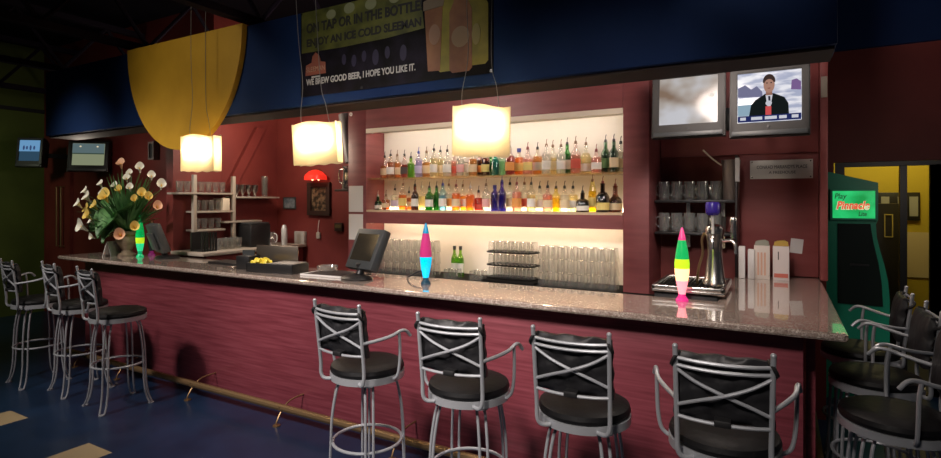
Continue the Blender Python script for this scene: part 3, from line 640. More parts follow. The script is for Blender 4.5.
# ------------------------------------------------------------------ televisions
def crt(name, label, loc, rotz, tilt, w, h, d=.40, body='tvgrey', chin=.095, grp='televisions'):
    t = thing(name, label, 'television', loc, rotz, grp); t.rotation_euler = (R(tilt), 0, rotz)
    b = B(); rings = []
    for y, kx, kz0, kz1 in ((.055, 1, -.5, .5), (.11, .97, -.48, .49), (.22, .80, -.42, .42), (d, .55, -.34, .28)):
        rings.append([b.verts.new((sx*w/2*kx, y, (kz0 if sz < 0 else kz1)*h)) for sx, sz in ((-1, -1), (1, -1), (1, 1), (-1, 1))])
    for a, c in zip(rings, rings[1:]):
        for i in range(4): b.faces.new((a[i], a[(i+1) % 4], c[(i+1) % 4], c[i]))
    b.faces.new(rings[0]); b.faces.new(rings[-1])
    obj('shell', b, M['black'], t, 20)
    sw, z0, z1 = w*.40, -h/2+h*.20, h/2-h*.075
    bz = frame_ring(B(), -w/2, w/2, -h/2, h/2, -sw, sw, z0, z1, 0, .054)
    bmesh.ops.bevel(bz, geom=[e for e in bz.edges if all(abs(v.co.y) < .001 for v in e.verts)], offset=.006, segments=2, affect='EDGES')
    bo = obj('bezel', bz, M[body], t)
    obj('top_clip', bx(-.05, .05, .05, .13, h/2-.01, h/2+.02, .004), M['black'], t)
    obj('control_strip', bx(-w*.47, w*.47, -.012, .004, -h/2+.004, -h/2+.035, .004), M['dark'], bo)
    obj('badge', lathe(B(), [(0, 0), (.010, 0), (.010, .003), (0, .004)], 14), M['black'], bo, loc=(0, 0, -h/2+h*.13), rot=(PI/2, 0, 0))
    return t, sw, z0, z1
def screen(t, sw, z0, z1, mat):
    b = B(); n = 12; g = [[b.verts.new((-sw+2*sw*i/n, .016-.010*(1-(2*i/n-1)**2)*(1-(2*j/n-1)**2)+.004, z0+(z1-z0)*j/n)) for i in range(n+1)] for j in range(n+1)]
    for j in range(n):
        for i in range(n): b.faces.new((g[j][i], g[j][i+1], g[j+1][i+1], g[j+1][i]))
    return obj('screen', b, mat, t, 60)
def pict(name, pts, mat, scr, k): return obj(name, prism(B(), pts, .003-.0008*k, .004-.0008*k), mat, scr)
p = at(687.5, 104.5, y=4.0)
t, sw, z0, z1 = crt('television', 'grey wall television showing a blurred cloudy picture', p+Vector((0, 0, .004)), 0, -5, .472, .455)
s = screen(t, sw, z0, z1, noisy('cloudy_broadcast', (.24, .16, .11), (.62, .62, .66), (1, 1, 1.2), 4.5, 2, .2, (.34, .64), emit=True, es=.82, c3=(.45, .40, .36)))
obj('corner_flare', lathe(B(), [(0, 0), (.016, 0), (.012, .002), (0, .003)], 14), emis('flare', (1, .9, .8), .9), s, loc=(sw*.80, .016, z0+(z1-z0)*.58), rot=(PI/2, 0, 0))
p2 = at(768, 100.5, y=3.98)
t, sw, z0, z1 = crt('television', 'grey wall television showing a newsman in a dark suit', p2+Vector((.004, 0, 0)), R(0), -5, .452, .455)
s = screen(t, sw, z0, z1, noisy('snowy_broadcast', (.42, .46, .62), (.90, .90, .96), (.8, 1, 3), 10, 3, .2, (.4, .6), emit=True, es=.85))
E = lambda n, c, k=.75: emis('tvpic_'+n, c, k)
zz = lambda f: z0+(z1-z0)*f
pict('picture_trees', [(-sw*.98, zz(.52)), (-sw*.98, zz(.70)), (-sw*.75, zz(.76)), (-sw*.55, zz(.66)), (-sw*.38, zz(.72)), (-sw*.2, zz(.60)), (-sw*.2, zz(.50))], E('trees', (.22, .22, .36)), s, 0)
pict('picture_trees', [(sw*.68, zz(.60)), (sw*.70, zz(.78)), (sw*.85, zz(.80)), (sw*.98, zz(.74)), (sw*.98, zz(.58))], E('trees2', (.24, .14, .34)), s, 0)
pict('picture_road', [(-sw*.98, zz(.14)), (-sw*.98, zz(.36)), (-sw*.5, zz(.36)), (-sw*.5, zz(.14))], E('road', (.34, .50, .62)), s, 0)
pict('picture_jacket', [(-sw*.62, zz(.12)), (-sw*.56, zz(.34)), (-sw*.42, zz(.44)), (-sw*.12, zz(.55)), (sw*.16, zz(.55)), (sw*.48, zz(.46)), (sw*.60, zz(.34)), (sw*.62, zz(.12))], E('jacket', (.010, .014, .014)), s, 1)
pict('picture_shirt', [(-sw*.10, zz(.53)), (sw*.12, zz(.53)), (sw*.06, zz(.30)), (-sw*.04, zz(.30))], E('shirt', (.75, .75, .82)), s, 2)
pict('picture_tie', [(-sw*.02, zz(.50)), (sw*.05, zz(.50)), (sw*.06, zz(.34)), (-.0, zz(.34))], E('tie', (.03, .03, .05)), s, 3)
pict('picture_neck', [(-sw*.09, zz(.52)), (sw*.11, zz(.52)), (sw*.11, zz(.60)), (-sw*.09, zz(.60))], E('neck', (.36, .18, .13)), s, 3)
pict('picture_head', disc_pts(sw*.01, zz(.73), sw*.175, (z1-z0)*.165, 22), E('face', (.50, .27, .20)), s, 4)
pict('picture_hair', disc_pts(sw*.01, zz(.79), sw*.195, (z1-z0)*.145, 18, -.15, PI+.15), E('hair', (.06, .035, .03)), s, 5)
pict('picture_face', disc_pts(sw*.01, zz(.735), sw*.15, (z1-z0)*.10, 20), E('face', (.50, .27, .20)), s, 6)
for sx in (-1, 1): pict('picture_eye', disc_pts(sw*(.01+sx*.065), zz(.76), sw*.028, (z1-z0)*.012, 10), E('eye', (.05, .03, .03)), s, 7)
pict('picture_mouth', disc_pts(sw*.01, zz(.655), sw*.05, (z1-z0)*.009, 10), E('mouth', (.25, .07, .06)), s, 7)
pict('picture_microphone', [(-sw*.10, zz(.12)), (-sw*.10, zz(.30)), (sw*.08, zz(.30)), (sw*.08, zz(.12))], E('mic', (.75, .10, .10)), s, 8)
pict('picture_hand', disc_pts(-sw*.0, zz(.36), sw*.10, (z1-z0)*.05, 14), E('mic_head', (.7, .7, .78)), s, 8)
pict('picture_ticker', [(-sw*.98, zz(.01)), (-sw*.98, zz(.13)), (sw*.98, zz(.13)), (sw*.98, zz(.01))], E('ticker', (.02, .03, .14)), s, 9)
for i, (a, b_) in enumerate(((-.9, -.72), (-.55, -.2), (-.12, .25), (.32, .55), (.7, .9))):
    pict('picture_caption', [(sw*a, zz(.045)), (sw*a, zz(.105)), (sw*b_, zz(.105)), (sw*b_, zz(.045))], E('caption', (.75, .76, .85)), s, 10)
t = thing('television_mount', 'black steel wall mount carrying the two bar televisions', 'mount', (0, 0, 0))
obj('wall_plate', bx(-.70, .12, 4.845, 4.868, 2.22, 2.40, .003), M['black'], t)
for x in (-.56, -.06): obj('bracket', bx(x-.03, x+.03, 4.43, 4.844, 2.26, 2.32), M['black'], t)
tag(obj('cable', tube(B(), [(-.50, 4.4, 2.03), (-.46, 4.62, 1.98), (-.40, 4.66, 1.93)], .006, 6, 5), M['cream']), 'loose pale cable hanging from below the televisions', 'cable')
p = at(821, 76, y=4.70)
tag(obj('wall_switch', bx(.254, .293, 4.685, 4.699, 2.40, 2.55, .003), pbr('tan_plate', (.36, .30, .24), .5)), 'tan switch plate on the panel edge beside the newsman television', 'switch')
# left televisions
p = at(88, 156, y=3.72)
t, sw, z0, z1 = crt('television', 'television by the flowers showing a pale playing field', p, R(44), -9, .46, .40, .24, 'black')
s = screen(t, sw, z0, z1, emis('field_picture', (.38, .42, .26), .55))
pict('picture_band', [(-sw*.98, zz(.55)), (-sw*.98, zz(.98)), (sw*.98, zz(.98)), (sw*.98, zz(.55))], E('stand', (.13, .19, .20), .7), s, 0)
pict('picture_line', [(-sw*.98, zz(.50)), (-sw*.98, zz(.55)), (sw*.98, zz(.55)), (sw*.98, zz(.50))], E('line', (.05, .08, .06), .7), s, 1)
for sx in (-.5, .55): pict('picture_lamp', disc_pts(sw*sx, zz(.85), .012, .010, 10), E('lamp', (.7, .6, .4), 1), s, 1)
p = at(29, 152, y=3.5)
t, sw, z0, z1 = crt('television', 'small television by the olive wall with a blue picture', (p.x, 3.5, p.z), R(40), -9, .31, .40, .26, 'black')
s = screen(t, sw, z0, z1, emis('blue_picture', (.05, .12, .20), .5))
pict('picture_band', [(-sw*.98, zz(.45)), (-sw*.98, zz(.98)), (sw*.98, zz(.98)), (sw*.98, zz(.45))], E('sky', (.16, .36, .62), .8), s, 0)
for a, h_ in ((-.55, .8), (-.25, .62), (.1, .9), (.45, .7)): pict('picture_figure', disc_pts(sw*a, zz(.62), sw*.10, (z1-z0)*.14*h_, 12), E('fig', (.05, .09, .22), .7), s, 1)
for u, y in ((88, 3.95), (30, 3.93)):
    pp = at(u, 150, y=3.72 if u > 50 else 3.5)
    tag(obj('wall_bracket', bx(pp.x-.03, pp.x+.03, pp.y+.2, 3.999, 2.24, 2.30), M['black']), 'black arm holding the %s television to the wall' % ('playing-field' if u > 50 else 'blue-picture'), 'bracket')

# ------------------------------------------------------------------ banner and yellow disc on the fascia
YS = 2.899
x0, x1 = -3.07, -1.483; zb, zt = 2.415, 3.035
ban = thing('beer_banner', 'dark printed beer banner with bottles and slogans on the blue fascia', 'banner', (0, YS, 0))
obj('sheet', bx(x0, x1, -.006, -.001, zb, zt), noisy('banner_print', (.004, .003, .003), (.016, .012, .022), (1.2, 1, 1), 6, 5, .6, (.4, .7), spec=.15), ban)
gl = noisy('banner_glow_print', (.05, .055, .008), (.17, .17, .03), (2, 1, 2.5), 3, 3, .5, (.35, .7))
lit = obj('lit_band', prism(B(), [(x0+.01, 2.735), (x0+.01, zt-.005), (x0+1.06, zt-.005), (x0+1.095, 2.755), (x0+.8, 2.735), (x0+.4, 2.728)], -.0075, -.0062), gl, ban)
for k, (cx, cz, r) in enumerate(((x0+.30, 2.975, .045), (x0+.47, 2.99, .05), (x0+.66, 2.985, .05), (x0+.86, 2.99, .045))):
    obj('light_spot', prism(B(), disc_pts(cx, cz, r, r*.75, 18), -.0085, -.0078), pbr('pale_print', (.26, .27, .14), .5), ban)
text('lettering', 'ON TAP OR IN THE BOTTLE!', .092, M['ink'], ban, (x0+.06, -.009, 2.875), width=1.02, bold=.003)
text('lettering', 'ENJOY AN ICE COLD SLEEMAN', .075, M['ink'], ban, (x0+.06, -.009, 2.775), width=1.01, bold=.0025)
wh = pbr('banner_white', (.50, .48, .45), .5)
text('lettering', 'WE BREW GOOD BEER, I HOPE YOU LIKE IT.', .062, wh, ban, (x0+.06, -.009, 2.495), width=.97, bold=.0015)
em = pbr('emblem_red', (.30, .09, .055), .5)
eb = obj('emblem', prism(B(), [(x0+.05, 2.565), (x0+.25, 2.565), (x0+.245, 2.645), (x0+.20, 2.655), (x0+.185, 2.70), (x0+.15, 2.725), (x0+.12, 2.70), (x0+.11, 2.655), (x0+.055, 2.64)], -.009, -.0062), em, ban)
text('lettering', 'SLEEMAN', .05, pbr('emblem_cream', (.45, .26, .17), .5), ban, (x0+.06, -.0105, 2.59), width=.18)
obj('emblem_line', bx(x0+.11, x0+.19, -.0085, -.0062, 2.545, 2.556), wh, ban)
for k, (a, r) in enumerate(((.60, .02), (.70, .028), (.80, .022), (.93, .028), (.42, .02), (.51, .022))):
    obj('crowd_print', prism(B(), disc_pts(x0+a, 2.64-.02*(k % 2), r, r*1.9, 14), -.0073, -.0062), pbr('crowd_violet', (.020, .014, .042), .6), ban)
def bott(xc, w, z0_, z1_, neck, mat, nm, k):
    pts = [(xc-w/2, z0_+.02), (xc-w/2+.02, z0_), (xc+w/2-.02, z0_), (xc+w/2, z0_+.02), (xc+w/2, z1_-.06), (xc+neck, z1_), (xc+neck, zt-.006), (xc-neck, zt-.006), (xc-neck, z1_), (xc-w/2, z1_-.06)]
    return obj(nm, prism(B(), pts, -.0075-.0012*k, -.0062), mat, ban)
yb_ = noisy('beer_yellow_print', (.22, .19, .012), (.34, .28, .02), ns=8, rough=.5); ob = noisy('beer_amber_print', (.20, .07, .025), (.33, .14, .05), ns=6, rough=.5)
bott(x0+1.27, .15, 2.46, 2.92, .05, yb_, 'printed_bottle', 0); bott(x0+1.475, .16, 2.475, 2.89, .055, yb_, 'printed_bottle', 0); bott(x0+1.365, .16, 2.445, 2.88, .05, ob, 'printed_bottle', 2)
pg = obj('printed_glass', prism(B(), [(x0+1.10, 2.86), (x0+1.125, 2.475), (x0+1.215, 2.47), (x0+1.235, 2.87)], -.0100, -.0062), ob, ban)
obj('printed_foam', prism(B(), [(x0+1.09, 2.862), (x0+1.24, 2.872), (x0+1.25, 2.93), (x0+1.20, 2.955), (x0+1.09, 2.92)], -.0104, -.0062), pbr('foam_print', (.22, .16, .10), .6), ban)
for xc, zc_, w_, m_ in ((x0+1.365, 2.66, .13, pbr('bottle_label_print', (.34, .22, .12), .6)), (x0+1.475, 2.66, .06, pbr('label_gold_print', (.36, .30, .10), .6)), (x0+1.175, 2.70, .085, pbr('glass_mark_print', (.36, .20, .12), .6))):
    obj('printed_label', prism(B(), disc_pts(xc, zc_, w_/2, .065, 20), -.0118, -.0100), m_, ban)
for xx, zz_ in ((x0+.01, zt-.01), (x0+.58, zb+.012), (x1-.012, zb+.012)): obj('grommet', lathe(B(), [(.004, 0), (.010, 0), (.010, .002), (.004, .002)], 12), M['chrome'], ban, loc=(xx, -.0065, zz_), rot=(PI/2, 0, 0))
# yellow half-ellipse
cx, rx, zt2, rz_ = -4.47, .80, 3.045, .955
tag(obj('decorative_panel', prism(B(), [(cx-rx, zt2)]+[(cx+rx*math.cos(a), zt2+rz_*math.sin(a)) for a in [PI+PI*k/40 for k in range(1, 40)]]+[(cx+rx, zt2)], 2.855, 2.899), M['yellow']), 'big golden-yellow half-oval panel mounted on the blue fascia', 'wall panel')

# ------------------------------------------------------------------ pendants
shade = bpy.data.materials.new('frosted_shade'); shade.use_nodes = True; n, l = nt(shade); n.remove(n['Principled BSDF'])
tr = n.new('ShaderNodeBsdfTransparent'); tr.inputs[0].default_value = (1, .96, .86, 1)
tl = n.new('ShaderNodeBsdfTranslucent'); tl.inputs[0].default_value = (.96, .88, .68, 1)
gl_ = n.new('ShaderNodeBsdfGlossy'); gl_.inputs['Roughness'].default_value = .15
a1 = n.new('ShaderNodeMixShader'); a1.inputs[0].default_value = .72; l.new(tr.outputs[0], a1.inputs[1]); l.new(tl.outputs[0], a1.inputs[2])
a2 = n.new('ShaderNodeMixShader'); a2.inputs[0].default_value = .06; l.new(a1.outputs[0], a2.inputs[1]); l.new(gl_.outputs[0], a2.inputs[2])
l.new(a2.outputs[0], n['Material Output'].inputs[0])
YP = 2.75
for k, (x, z, roll, lab) in enumerate(((-4.03, 2.03, 0, 'glowing frosted glass pendant lamp hanging over the yellow panel'), (-2.76, 2.045, -3.5, 'glowing frosted glass pendant lamp tilted, above the framed picture'), (-1.485, 2.05, 1.2, 'glowing frosted glass pendant lamp in front of the liquor shelves'))):
    t = thing('pendant_lamp', lab, 'pendant lamp', (x, YP, z), R(6), 'pendant lamps over the bar'); t.rotation_euler = (0, R(roll), R((12, 17, 27)[k]))
    w, h, d = .160, .142, .038
    for s in (-1, 1):
        b = B(); nx_ = 24; rows = []
        for j in range(2):
            for e_ in (0, 1):
                rows.append([b.verts.new((-w+2*w*i/nx_, s*(d+.010*math.sin(PI*(i/nx_*2)) * .5)+e_*s*.006, (-h if j == 0 else h)+(.010*math.sin(i/nx_*2*PI+s) if j else .004*math.sin(i*.8)))) for i in range(nx_+1)])
        r00, r01, r10, r11 = rows
        for i in range(nx_):
            b.faces.new((r00[i], r00[i+1], r10[i+1], r10[i])); b.faces.new((r01[i], r01[i+1], r11[i+1], r11[i]))
            b.faces.new((r10[i], r10[i+1], r11[i+1], r11[i])); b.faces.new((r00[i], r00[i+1], r01[i+1], r01[i]))
        obj('glass_shade', b, shade, t, 60)
    for s in (-1, 1): obj('side_glass', bx(s*w-.004, s*w+.004, -d-.006, d+.006, -h+.004, h-.004, .002), shade, t)
    obj('lamp_holder', bx(-.12, .12, -.012, .012, h-.035, h-.022), M['chrome'], t)
    for s in (-.065, .065):
        bu = lathe(B(), [(0, h-.036), (.012, h-.036), (.013, h-.06), (.027, h-.10), (.030, h-.135), (.020, h-.162), (0, h-.172)], 16, (s, 0, 0))
        obj('bulb', bu, emis('pendant_bulb', (1, .78, .50), 85), t)
    zc = 3.88-z
    obj('cord', tube(B(), [(-.11, 0, h-.02), (-.115, .005, h+.08), (-.085, 0, h+.3), (-.10, 0, h+.7), (-.09, 0, zc)], .0022, 6, 8), pbr('thin_wire', (.25, .24, .22), .4, .5), t)
    obj('cord', tube(B(), [(.10, 0, h-.02), (.08, -.005, h+.12), (.05, 0, h+.26), (.045, 0, h+.7), (.05, 0, zc)], .0022, 6, 8), pbr('thin_wire', (.25, .24, .22), .4, .5), t)

# ------------------------------------------------------------------ lava lamps
def lava(u, y, segs, label, H=.43):
    p = at(u, 0, y=y); t = thing('lava_lamp', label, 'lava lamp', (p.x, y, TOP))
    def rad(z):
        P = [(0, .036), (.008, .036), (.03, .021), (.045, .020), (.11, .033), (.17, .041), (.22, .042), (.29, .034), (.35, .023), (.365, .021), (.42, .008), (.43, .004)]
        for (a, ra), (b_, rb) in zip(P, P[1:]):
            if a <= z <= b_: return ra+(rb-ra)*(z-a)/(b_-a)
        return .004
    for nm, z0_, z1_, mat in segs:
        ks = [z0_+(z1_-z0_)*i/10 for i in range(11)]
        obj(nm, lathe(B(), [(0, z0_)]+[(rad(z), z) for z in ks]+[(0, z1_)], 20), mat, t)
    return t
LE = lambda n, c, s: pbr('lava_'+n, tuple(min(1, x) for x in c), .2, 0, .6, c, s)
lava(425.8, 3.20, (('base', 0, .044, LE('ink', (.01, .05, .09), .02)), ('liquid', .0445, .19, LE('cyan', (.0, .45, .80), 1.1)), ('wax', .1905, .355, LE('plum', (.42, .03, .15), .55)), ('cap', .3555, .43, LE('azure', (.0, .20, .42), .45))), 'blue lava lamp with crimson middle on the bar near the terminal')
lava(682, 3.40, (('base', 0, .04, LE('pinkbase', (.85, .04, .28), .4)), ('liquid', .0405, .12, LE('blush', (1.0, .30, .34), 1.3)), ('glow', .1205, .19, LE('peach', (1.0, .60, .30), 1.6)), ('wax', .1905, .245, LE('limewax', (.50, .85, .02), .9)), ('upper_liquid', .2455, .355, LE('greenliq', (.01, .40, .10), .7)), ('cap', .3555, .43, LE('pinkcap', (.80, .06, .25), .5))), 'pink and green lava lamp on the bar beside the beer taps')
lava(140, 3.26, (('base', 0, .06, LE('greenbase', (.0, .35, .13), .6)), ('liquid', .0605, .14, LE('greenlow', (.02, .62, .25), .9)), ('wax', .1405, .20, LE('yellowwax', (.45, .75, .02), .8)), ('upper_liquid', .2005, .355, LE('greenup', (.0, .38, .08), .6)), ('cap', .3555, .43, LE('greencap', (.0, .22, .06), .3))), 'bright green lava lamp in front of the flower vase')
lava(151.5, 3.40, (('base', 0, .05, LE('magenta', (.35, .02, .22), .15)), ('liquid', .0505, .30, pbr('smoked_glass', (.03, .02, .05), .1)), ('cap', .3005, .36, M['bronze'])), 'unlit dark lava lamp with a purple base behind the green one')

# ------------------------------------------------------------------ flower arrangement
VX, VY = at(127, 0, y=3.26).x, 3.26
fl = thing('flower_arrangement', 'large bouquet of calla lilies and dark leaves in an urn at the bar end', 'flowers', (VX, VY, TOP))
ur = obj('urn', lathe(B(), [(0, 0), (.085, 0), (.088, .02), (.06, .035), (.045, .06), (.06, .09), (.095, .14), (.105, .18), (.095, .22), (.12, .25), (.125, .262), (.11, .262), (.085, .22), (0, .20)], 28), M['urn'], fl)
obj('band', lathe(B(), [(.092, .205), (.104, .21), (.104, .222), (.092, .227)], 28), M['bronze'], ur)
random.seed(3)
def blade(bm, p0, p1, w, droop, n=8):
    p0, p1 = Vector(p0), Vector(p1); d = p1-p0; side = d.cross(Vector((0, 0, 1)));
    if side.length < 1e-4: side = Vector((1, 0, 0))
    side.normalize(); prev = None
    for i in range(n+1):
        t_ = i/n; c = p0+d*t_+Vector((0, 0, -droop*t_*t_)); ww = w*math.sin(PI*min(.97, .12+.86*t_))+.0005
        cur = (bm.verts.new(c-side*ww), bm.verts.new(c+Vector((0, 0, -ww*.35))), bm.verts.new(c+side*ww))
        if prev: bm.faces.new((prev[0], prev[1], cur[1], cur[0])); bm.faces.new((prev[1], prev[2], cur[2], cur[1]))
        prev = cur
gb = B()
for i in range(330):
    a = random.uniform(0, 2*PI); el = random.uniform(.05 if math.cos(a) < .3 else .4, 1.25); L = random.uniform(.38, .74)
    dx, dy, dz = math.cos(a)*math.cos(el), math.sin(a)*math.cos(el)*(.55 if math.sin(a) < 0 else .26), math.sin(el)
    blade(gb, (dx*.05, dy*.05, .24), (dx*L, dy*L, .30+dz*L*.95), random.uniform(.006, .016), random.uniform(.02, .16))
g = obj('foliage', gb, M['leaf'], fl, 60); g['kind'] = 'stuff'
def heart(bm, w, L):
    rows = []; n = 10
    for i in range(n+1):
        t_ = i/n; ww = w*(math.sin(PI*t_**.55))**.8 if 0 < t_ < 1 else .001
        rows.append([bm.verts.new((s_*ww, -.02*abs(s_)-.03*t_*t_+.012*math.sin(6*t_), -L*t_)) for s_ in (-1, -.5, 0, .5, 1)])
    for a, b_ in zip(rows, rows[1:]):
        for k in range(4): bm.faces.new((a[k], a[k+1], b_[k+1], b_[k]))
    return bm
for i, (x, y, z, rz, tl_, w, L) in enumerate(((-.04, -.16, .52, 10, 12, .12, .34), (.10, -.14, .48, -25, 25, .10, .30), (-.18, -.10, .50, 35, 35, .10, .27), (.02, -.17, .38, 0, 8, .10, .24), (.22, -.05, .56, -50, 45, .09, .26), (-.26, -.04, .60, 60, 50, .08, .25)  )):
    obj('large_leaf', heart(B(), w, L), M['leaf'], fl, 60, (x, y, z), (R(-tl_), 0, R(rz)))
def calla():
    b = B(); n = 16; rows = []
    for j, (r, z) in enumerate(((.008, 0), (.014, .03), (.024, .06), (.042, .085), (.060, .10))):
        rows.append([b.verts.new((r*math.cos(2*PI*k/n)*(1 if j < 3 else 1.05), r*math.sin(2*PI*k/n), z+(.05*max(0, math.cos(2*PI*k/n))**2*(j/4)**2)-(.012*(j/4)**3*max(0, -math.cos(2*PI*k/n))))) for k in range(n)])
    for a, c in zip(rows, rows[1:]):
        for k in range(n): b.faces.new((a[k], a[(k+1) % n], c[(k+1) % n], c[k]))
    return b
FL = [  # image offsets from the urn mouth (m): x, z, y, petal, size
 (-.05, .95, -.02, 'petalpeach', 1.0), (.30, .90, -.06, 'petal', 1.0), (-.42, .58, -.10, 'petal', 1.15), (-.38, .46, -.12, 'petalyellow', 1.1), (-.24, .50, -.14, 'petalyellow', 1.0), (-.16, .64, -.12, 'petal', .9),
 (.02, .58, -.20, 'petalyellow', 1.4), (-.26, .28, -.22, 'petal', 1.4), (-.33, .35, -.12, 'petal', .8), (.46, .82, -.05, 'petal', .9), (.62, .72, -.06, 'petal', 1.05), (.62, .50, -.10, 'petalpeach', 1.0), (.16, .80, -.10, 'petal', .8),
 (.42, .63, -.12, 'petalyellow', 1.0), (.34, .58, -.14, 'petalyellow', .8), (.30, .22, -.24, 'petalpeach', 1.2), (.44, .30, -.20, 'petalyellow', 1.0), (-.10, .72, -.05, 'petal', .8), (.05, .86, .0, 'petal', .75), (-.15, .20, -.22, 'petal', .7), (.14, .68, -.16, 'petalyellow', .8), (-.50, .66, -.08, 'petal', .9), (-.46, .52, -.16, 'petal', 1.0), (-.30, .74, -.06, 'petal', .8), (.24, .70, -.12, 'petal', .8), (.52, .60, -.12, 'petalyellow', .9), (-.20, .40, -.22, 'petalyellow', 1.1)]
src = calla(); me_c = bpy.data.meshes.new('calla_flower'); bmesh.ops.recalc_face_normals(src, faces=src.faces); src.to_mesh(me_c); src.free(); me_c.polygons.foreach_set('use_smooth', [True]*len(me_c.polygons)); me_c.materials.append(None)
RT = Vector((math.cos(YAW+.35), math.sin(YAW+.35), 0)); RT = Vector((.90, .43, 0))
for x, z, y, pet, sz in FL:
    tip = Vector((x*.78, x*.22+y, z*.97)); o = child('flower', me_c, M[pet], fl); o.location = tip
    d = (tip-Vector((0, 0, .25))).normalized(); d = (d*.55+Vector((.30, -.42, .55))).normalized()
    o.rotation_euler = d.to_track_quat('Z', 'X').to_euler(); sz *= .72; o.scale = (sz, sz, sz)
    inv = (Matrix.Translation(tip) @ o.rotation_euler.to_matrix().to_4x4() @ Matrix.Diagonal((sz, sz, sz, 1))).inverted()
    st = tube(B(), [inv @ p_ for p_ in (Vector((tip.x*.08, tip.y*.08, .23)), Vector((tip.x*.5, tip.y*.45, .25+(tip.z-.25)*.62)), tip)], .005, 6, 5)
    obj('stem', st, M['stemgreen'], o)
    obj('spadix', tube(B(), [(0, 0, .01), (.004, 0, .085)], .0055, 6), M['spadix'], o)
pc = at(113, 0, y=3.16)
t = thing('tent_card', 'grey-white tent card standing beside the flower urn', 'card', (pc.x, 3.16, TOP), R(25))
obj('face', prism(B(), [(-.05, 0), (-.046, 0), (.002, .16), (-.002, .16)], -.09, .09), M['white'], t); obj('face', prism(B(), [(.05, 0), (.046, 0), (.0025, .16), (.0065, .16)], -.09, .09), pbr('card_grey', (.30, .30, .30), .6), t)

# ------------------------------------------------------------------ terminals
def terminal(x, y, rz, tilt, label, w=.33, h=.32, dep=.075):
    t = thing('touch_terminal', label, 'terminal', (x, y, TOP), rz)
    obj('base', lathe(B(), [(0, 0), (.135, 0), (.138, .012), (.11, .026), (.05, .034), (0, .034)], 32, sx=1, sy=.8), M['black'], t)
    obj('neck', tube(B(), [(0, .02, .03), (0, .035, .07), (0, .02, .12)], .028, 12, 4), M['black'], t)
    mt = Matrix.Translation((0, .0, .08)) @ Matrix.Rotation(R(-tilt), 4, 'X')
    b = box(B(), -w/2, w/2, 0, dep, 0, h, .012, mt); ho = obj('housing', b, M['dark'], t)
    b = B(); vs = [mt @ Vector(p_) for p_ in ((-w*.39, -.0015, h*.20), (w*.39, -.0015, h*.20), (w*.39, -.0015, h*.86), (-w*.39, -.0015, h*.86))]
    vs2 = [mt @ Vector((p_[0], .006, p_[1])) for p_ in ((-w*.39, h*.20), (w*.39, h*.20), (w*.39, h*.86), (-w*.39, h*.86))]
    a = [b.verts.new(v) for v in vs]; c = [b.verts.new(v) for v in vs2]; b.faces.new(a)
    for i in range(4): b.faces.new((a[i], a[(i+1) % 4], c[(i+1) % 4], c[i]))
    obj('display', b, pbr('dark_display', (.028, .024, .018), .12), ho)
    b = box(B(), -w*.30, w*.30, dep, dep+.035, h*.15, h*.75, .01, mt); obj('back_cover', b, M['dark'], ho)
    return t
terminal(-2.75, 3.14, R(-14), 24, 'charcoal touch-screen till terminal on a round base at the bar')
terminal(-5.42, 3.33, R(165), 20, 'grey till terminal turned away, near the unlit lava lamp', .26, .30)
tag(obj('terminal_cable', tube(B(), [(-2.45, 3.36, TOP+.008), (-2.38, 3.30, TOP+.03), (-2.33, 3.34, TOP+.06), (-2.33, 3.44, TOP+.05), (-2.36, 3.50, TOP-.05), (-2.40, 3.52, TOP-.2)], .007, 6, 6), M['black']), 'black cable looping over the bar edge beside the blue lava lamp', 'cable')

# ------------------------------------------------------------------ condiment tray and friends
t = thing('condiment_tray', 'black condiment tray with a steel splash plate on the bar', 'tray', (-3.60, 3.14, TOP), R(8))
b = box(B(), -.235, .235, -.10, .10, 0, .012, .003)
for a in ((-.235, .235, -.10, -.088), (-.235, .235, .088, .10), (-.235, -.223, -.10, .10), (.223, .235, -.10, .10), (-.03, -.02, -.09, .09)): box(b, *a, .01, .075, .002)
obj('bin', b, M['black'], t)
obj('splash_plate', bx(-.34, .10, .13, .138, .0, .20, .002), pbr('dull_plate', (.32, .27, .22), .3, .9), t)
obj('lid', bx(.0, .23, -.085, .085, .076, .082, .001), pbr('tray_lid', (.30, .27, .24), .4), t)
random.seed(11)
for k in range(12):
    x, y = -.20+.034*(k % 5)+random.uniform(-.006, .006), -.06+.05*(k//5)
    w = B(); 
    for i in range(9):
        pass
    prism(w, [(0, 0)]+[(.026*math.cos(a), .026*math.sin(a)) for a in [PI*i/10 for i in range(11)]], -.011, .011)
    o = obj('lemon_wedge', w, M['lemon']); o.location = Vector((-3.60, 3.14, TOP))+Matrix.Rotation(R(8), 3, 'Z') @ Vector((x, y, .068+.008*(k % 3)))
    o.rotation_euler = (R(random.uniform(-15, 15)), 0, R(random.uniform(0, 180)))
    tag(o, 'yellow lemon wedge heaped in the black condiment tray', 'lemon wedge', 'lemon wedges in the tray')
t = thing('bar_caddy', 'black napkin and straw caddy left of the condiment tray', 'caddy', (-3.98, 3.16, TOP), R(8))
obj('box', bx(-.07, .07, -.07, .09, 0, .115, .004), M['black'], t)
obj('divider', bx(-.066, .066, .0, .006, .116, .16), M['dark'], t)
tag(obj('steel_dish', bx(-4.20, -4.08, 3.07, 3.17, TOP+.001, TOP+.014, .003), M['chrome']), 'small flat steel dish beside the black caddy on the bar', 'dish')
b = bx(-4.62, -4.10, 3.22, 3.42, TOP+.001, TOP+.022, .004)
tag(obj('bar_mat', b, M['black']), 'black rubber bar mat near the till end', 'bar mat')
t = thing('serving_mat', 'dark bar mat edged with a white strip beside the terminal', 'bar mat', (-3.04, 3.24, TOP+.001), R(4))
obj('mat', bx(-.23, .23, -.14, .14, 0, .012, .003), M['black'], t); obj('white_edge', bx(-.235, .225, -.152, -.141, 0, .014, .002), M['white'], t); obj('white_edge', bx(-.243, -.231, -.15, .12, 0, .014, .002), M['white'], t)
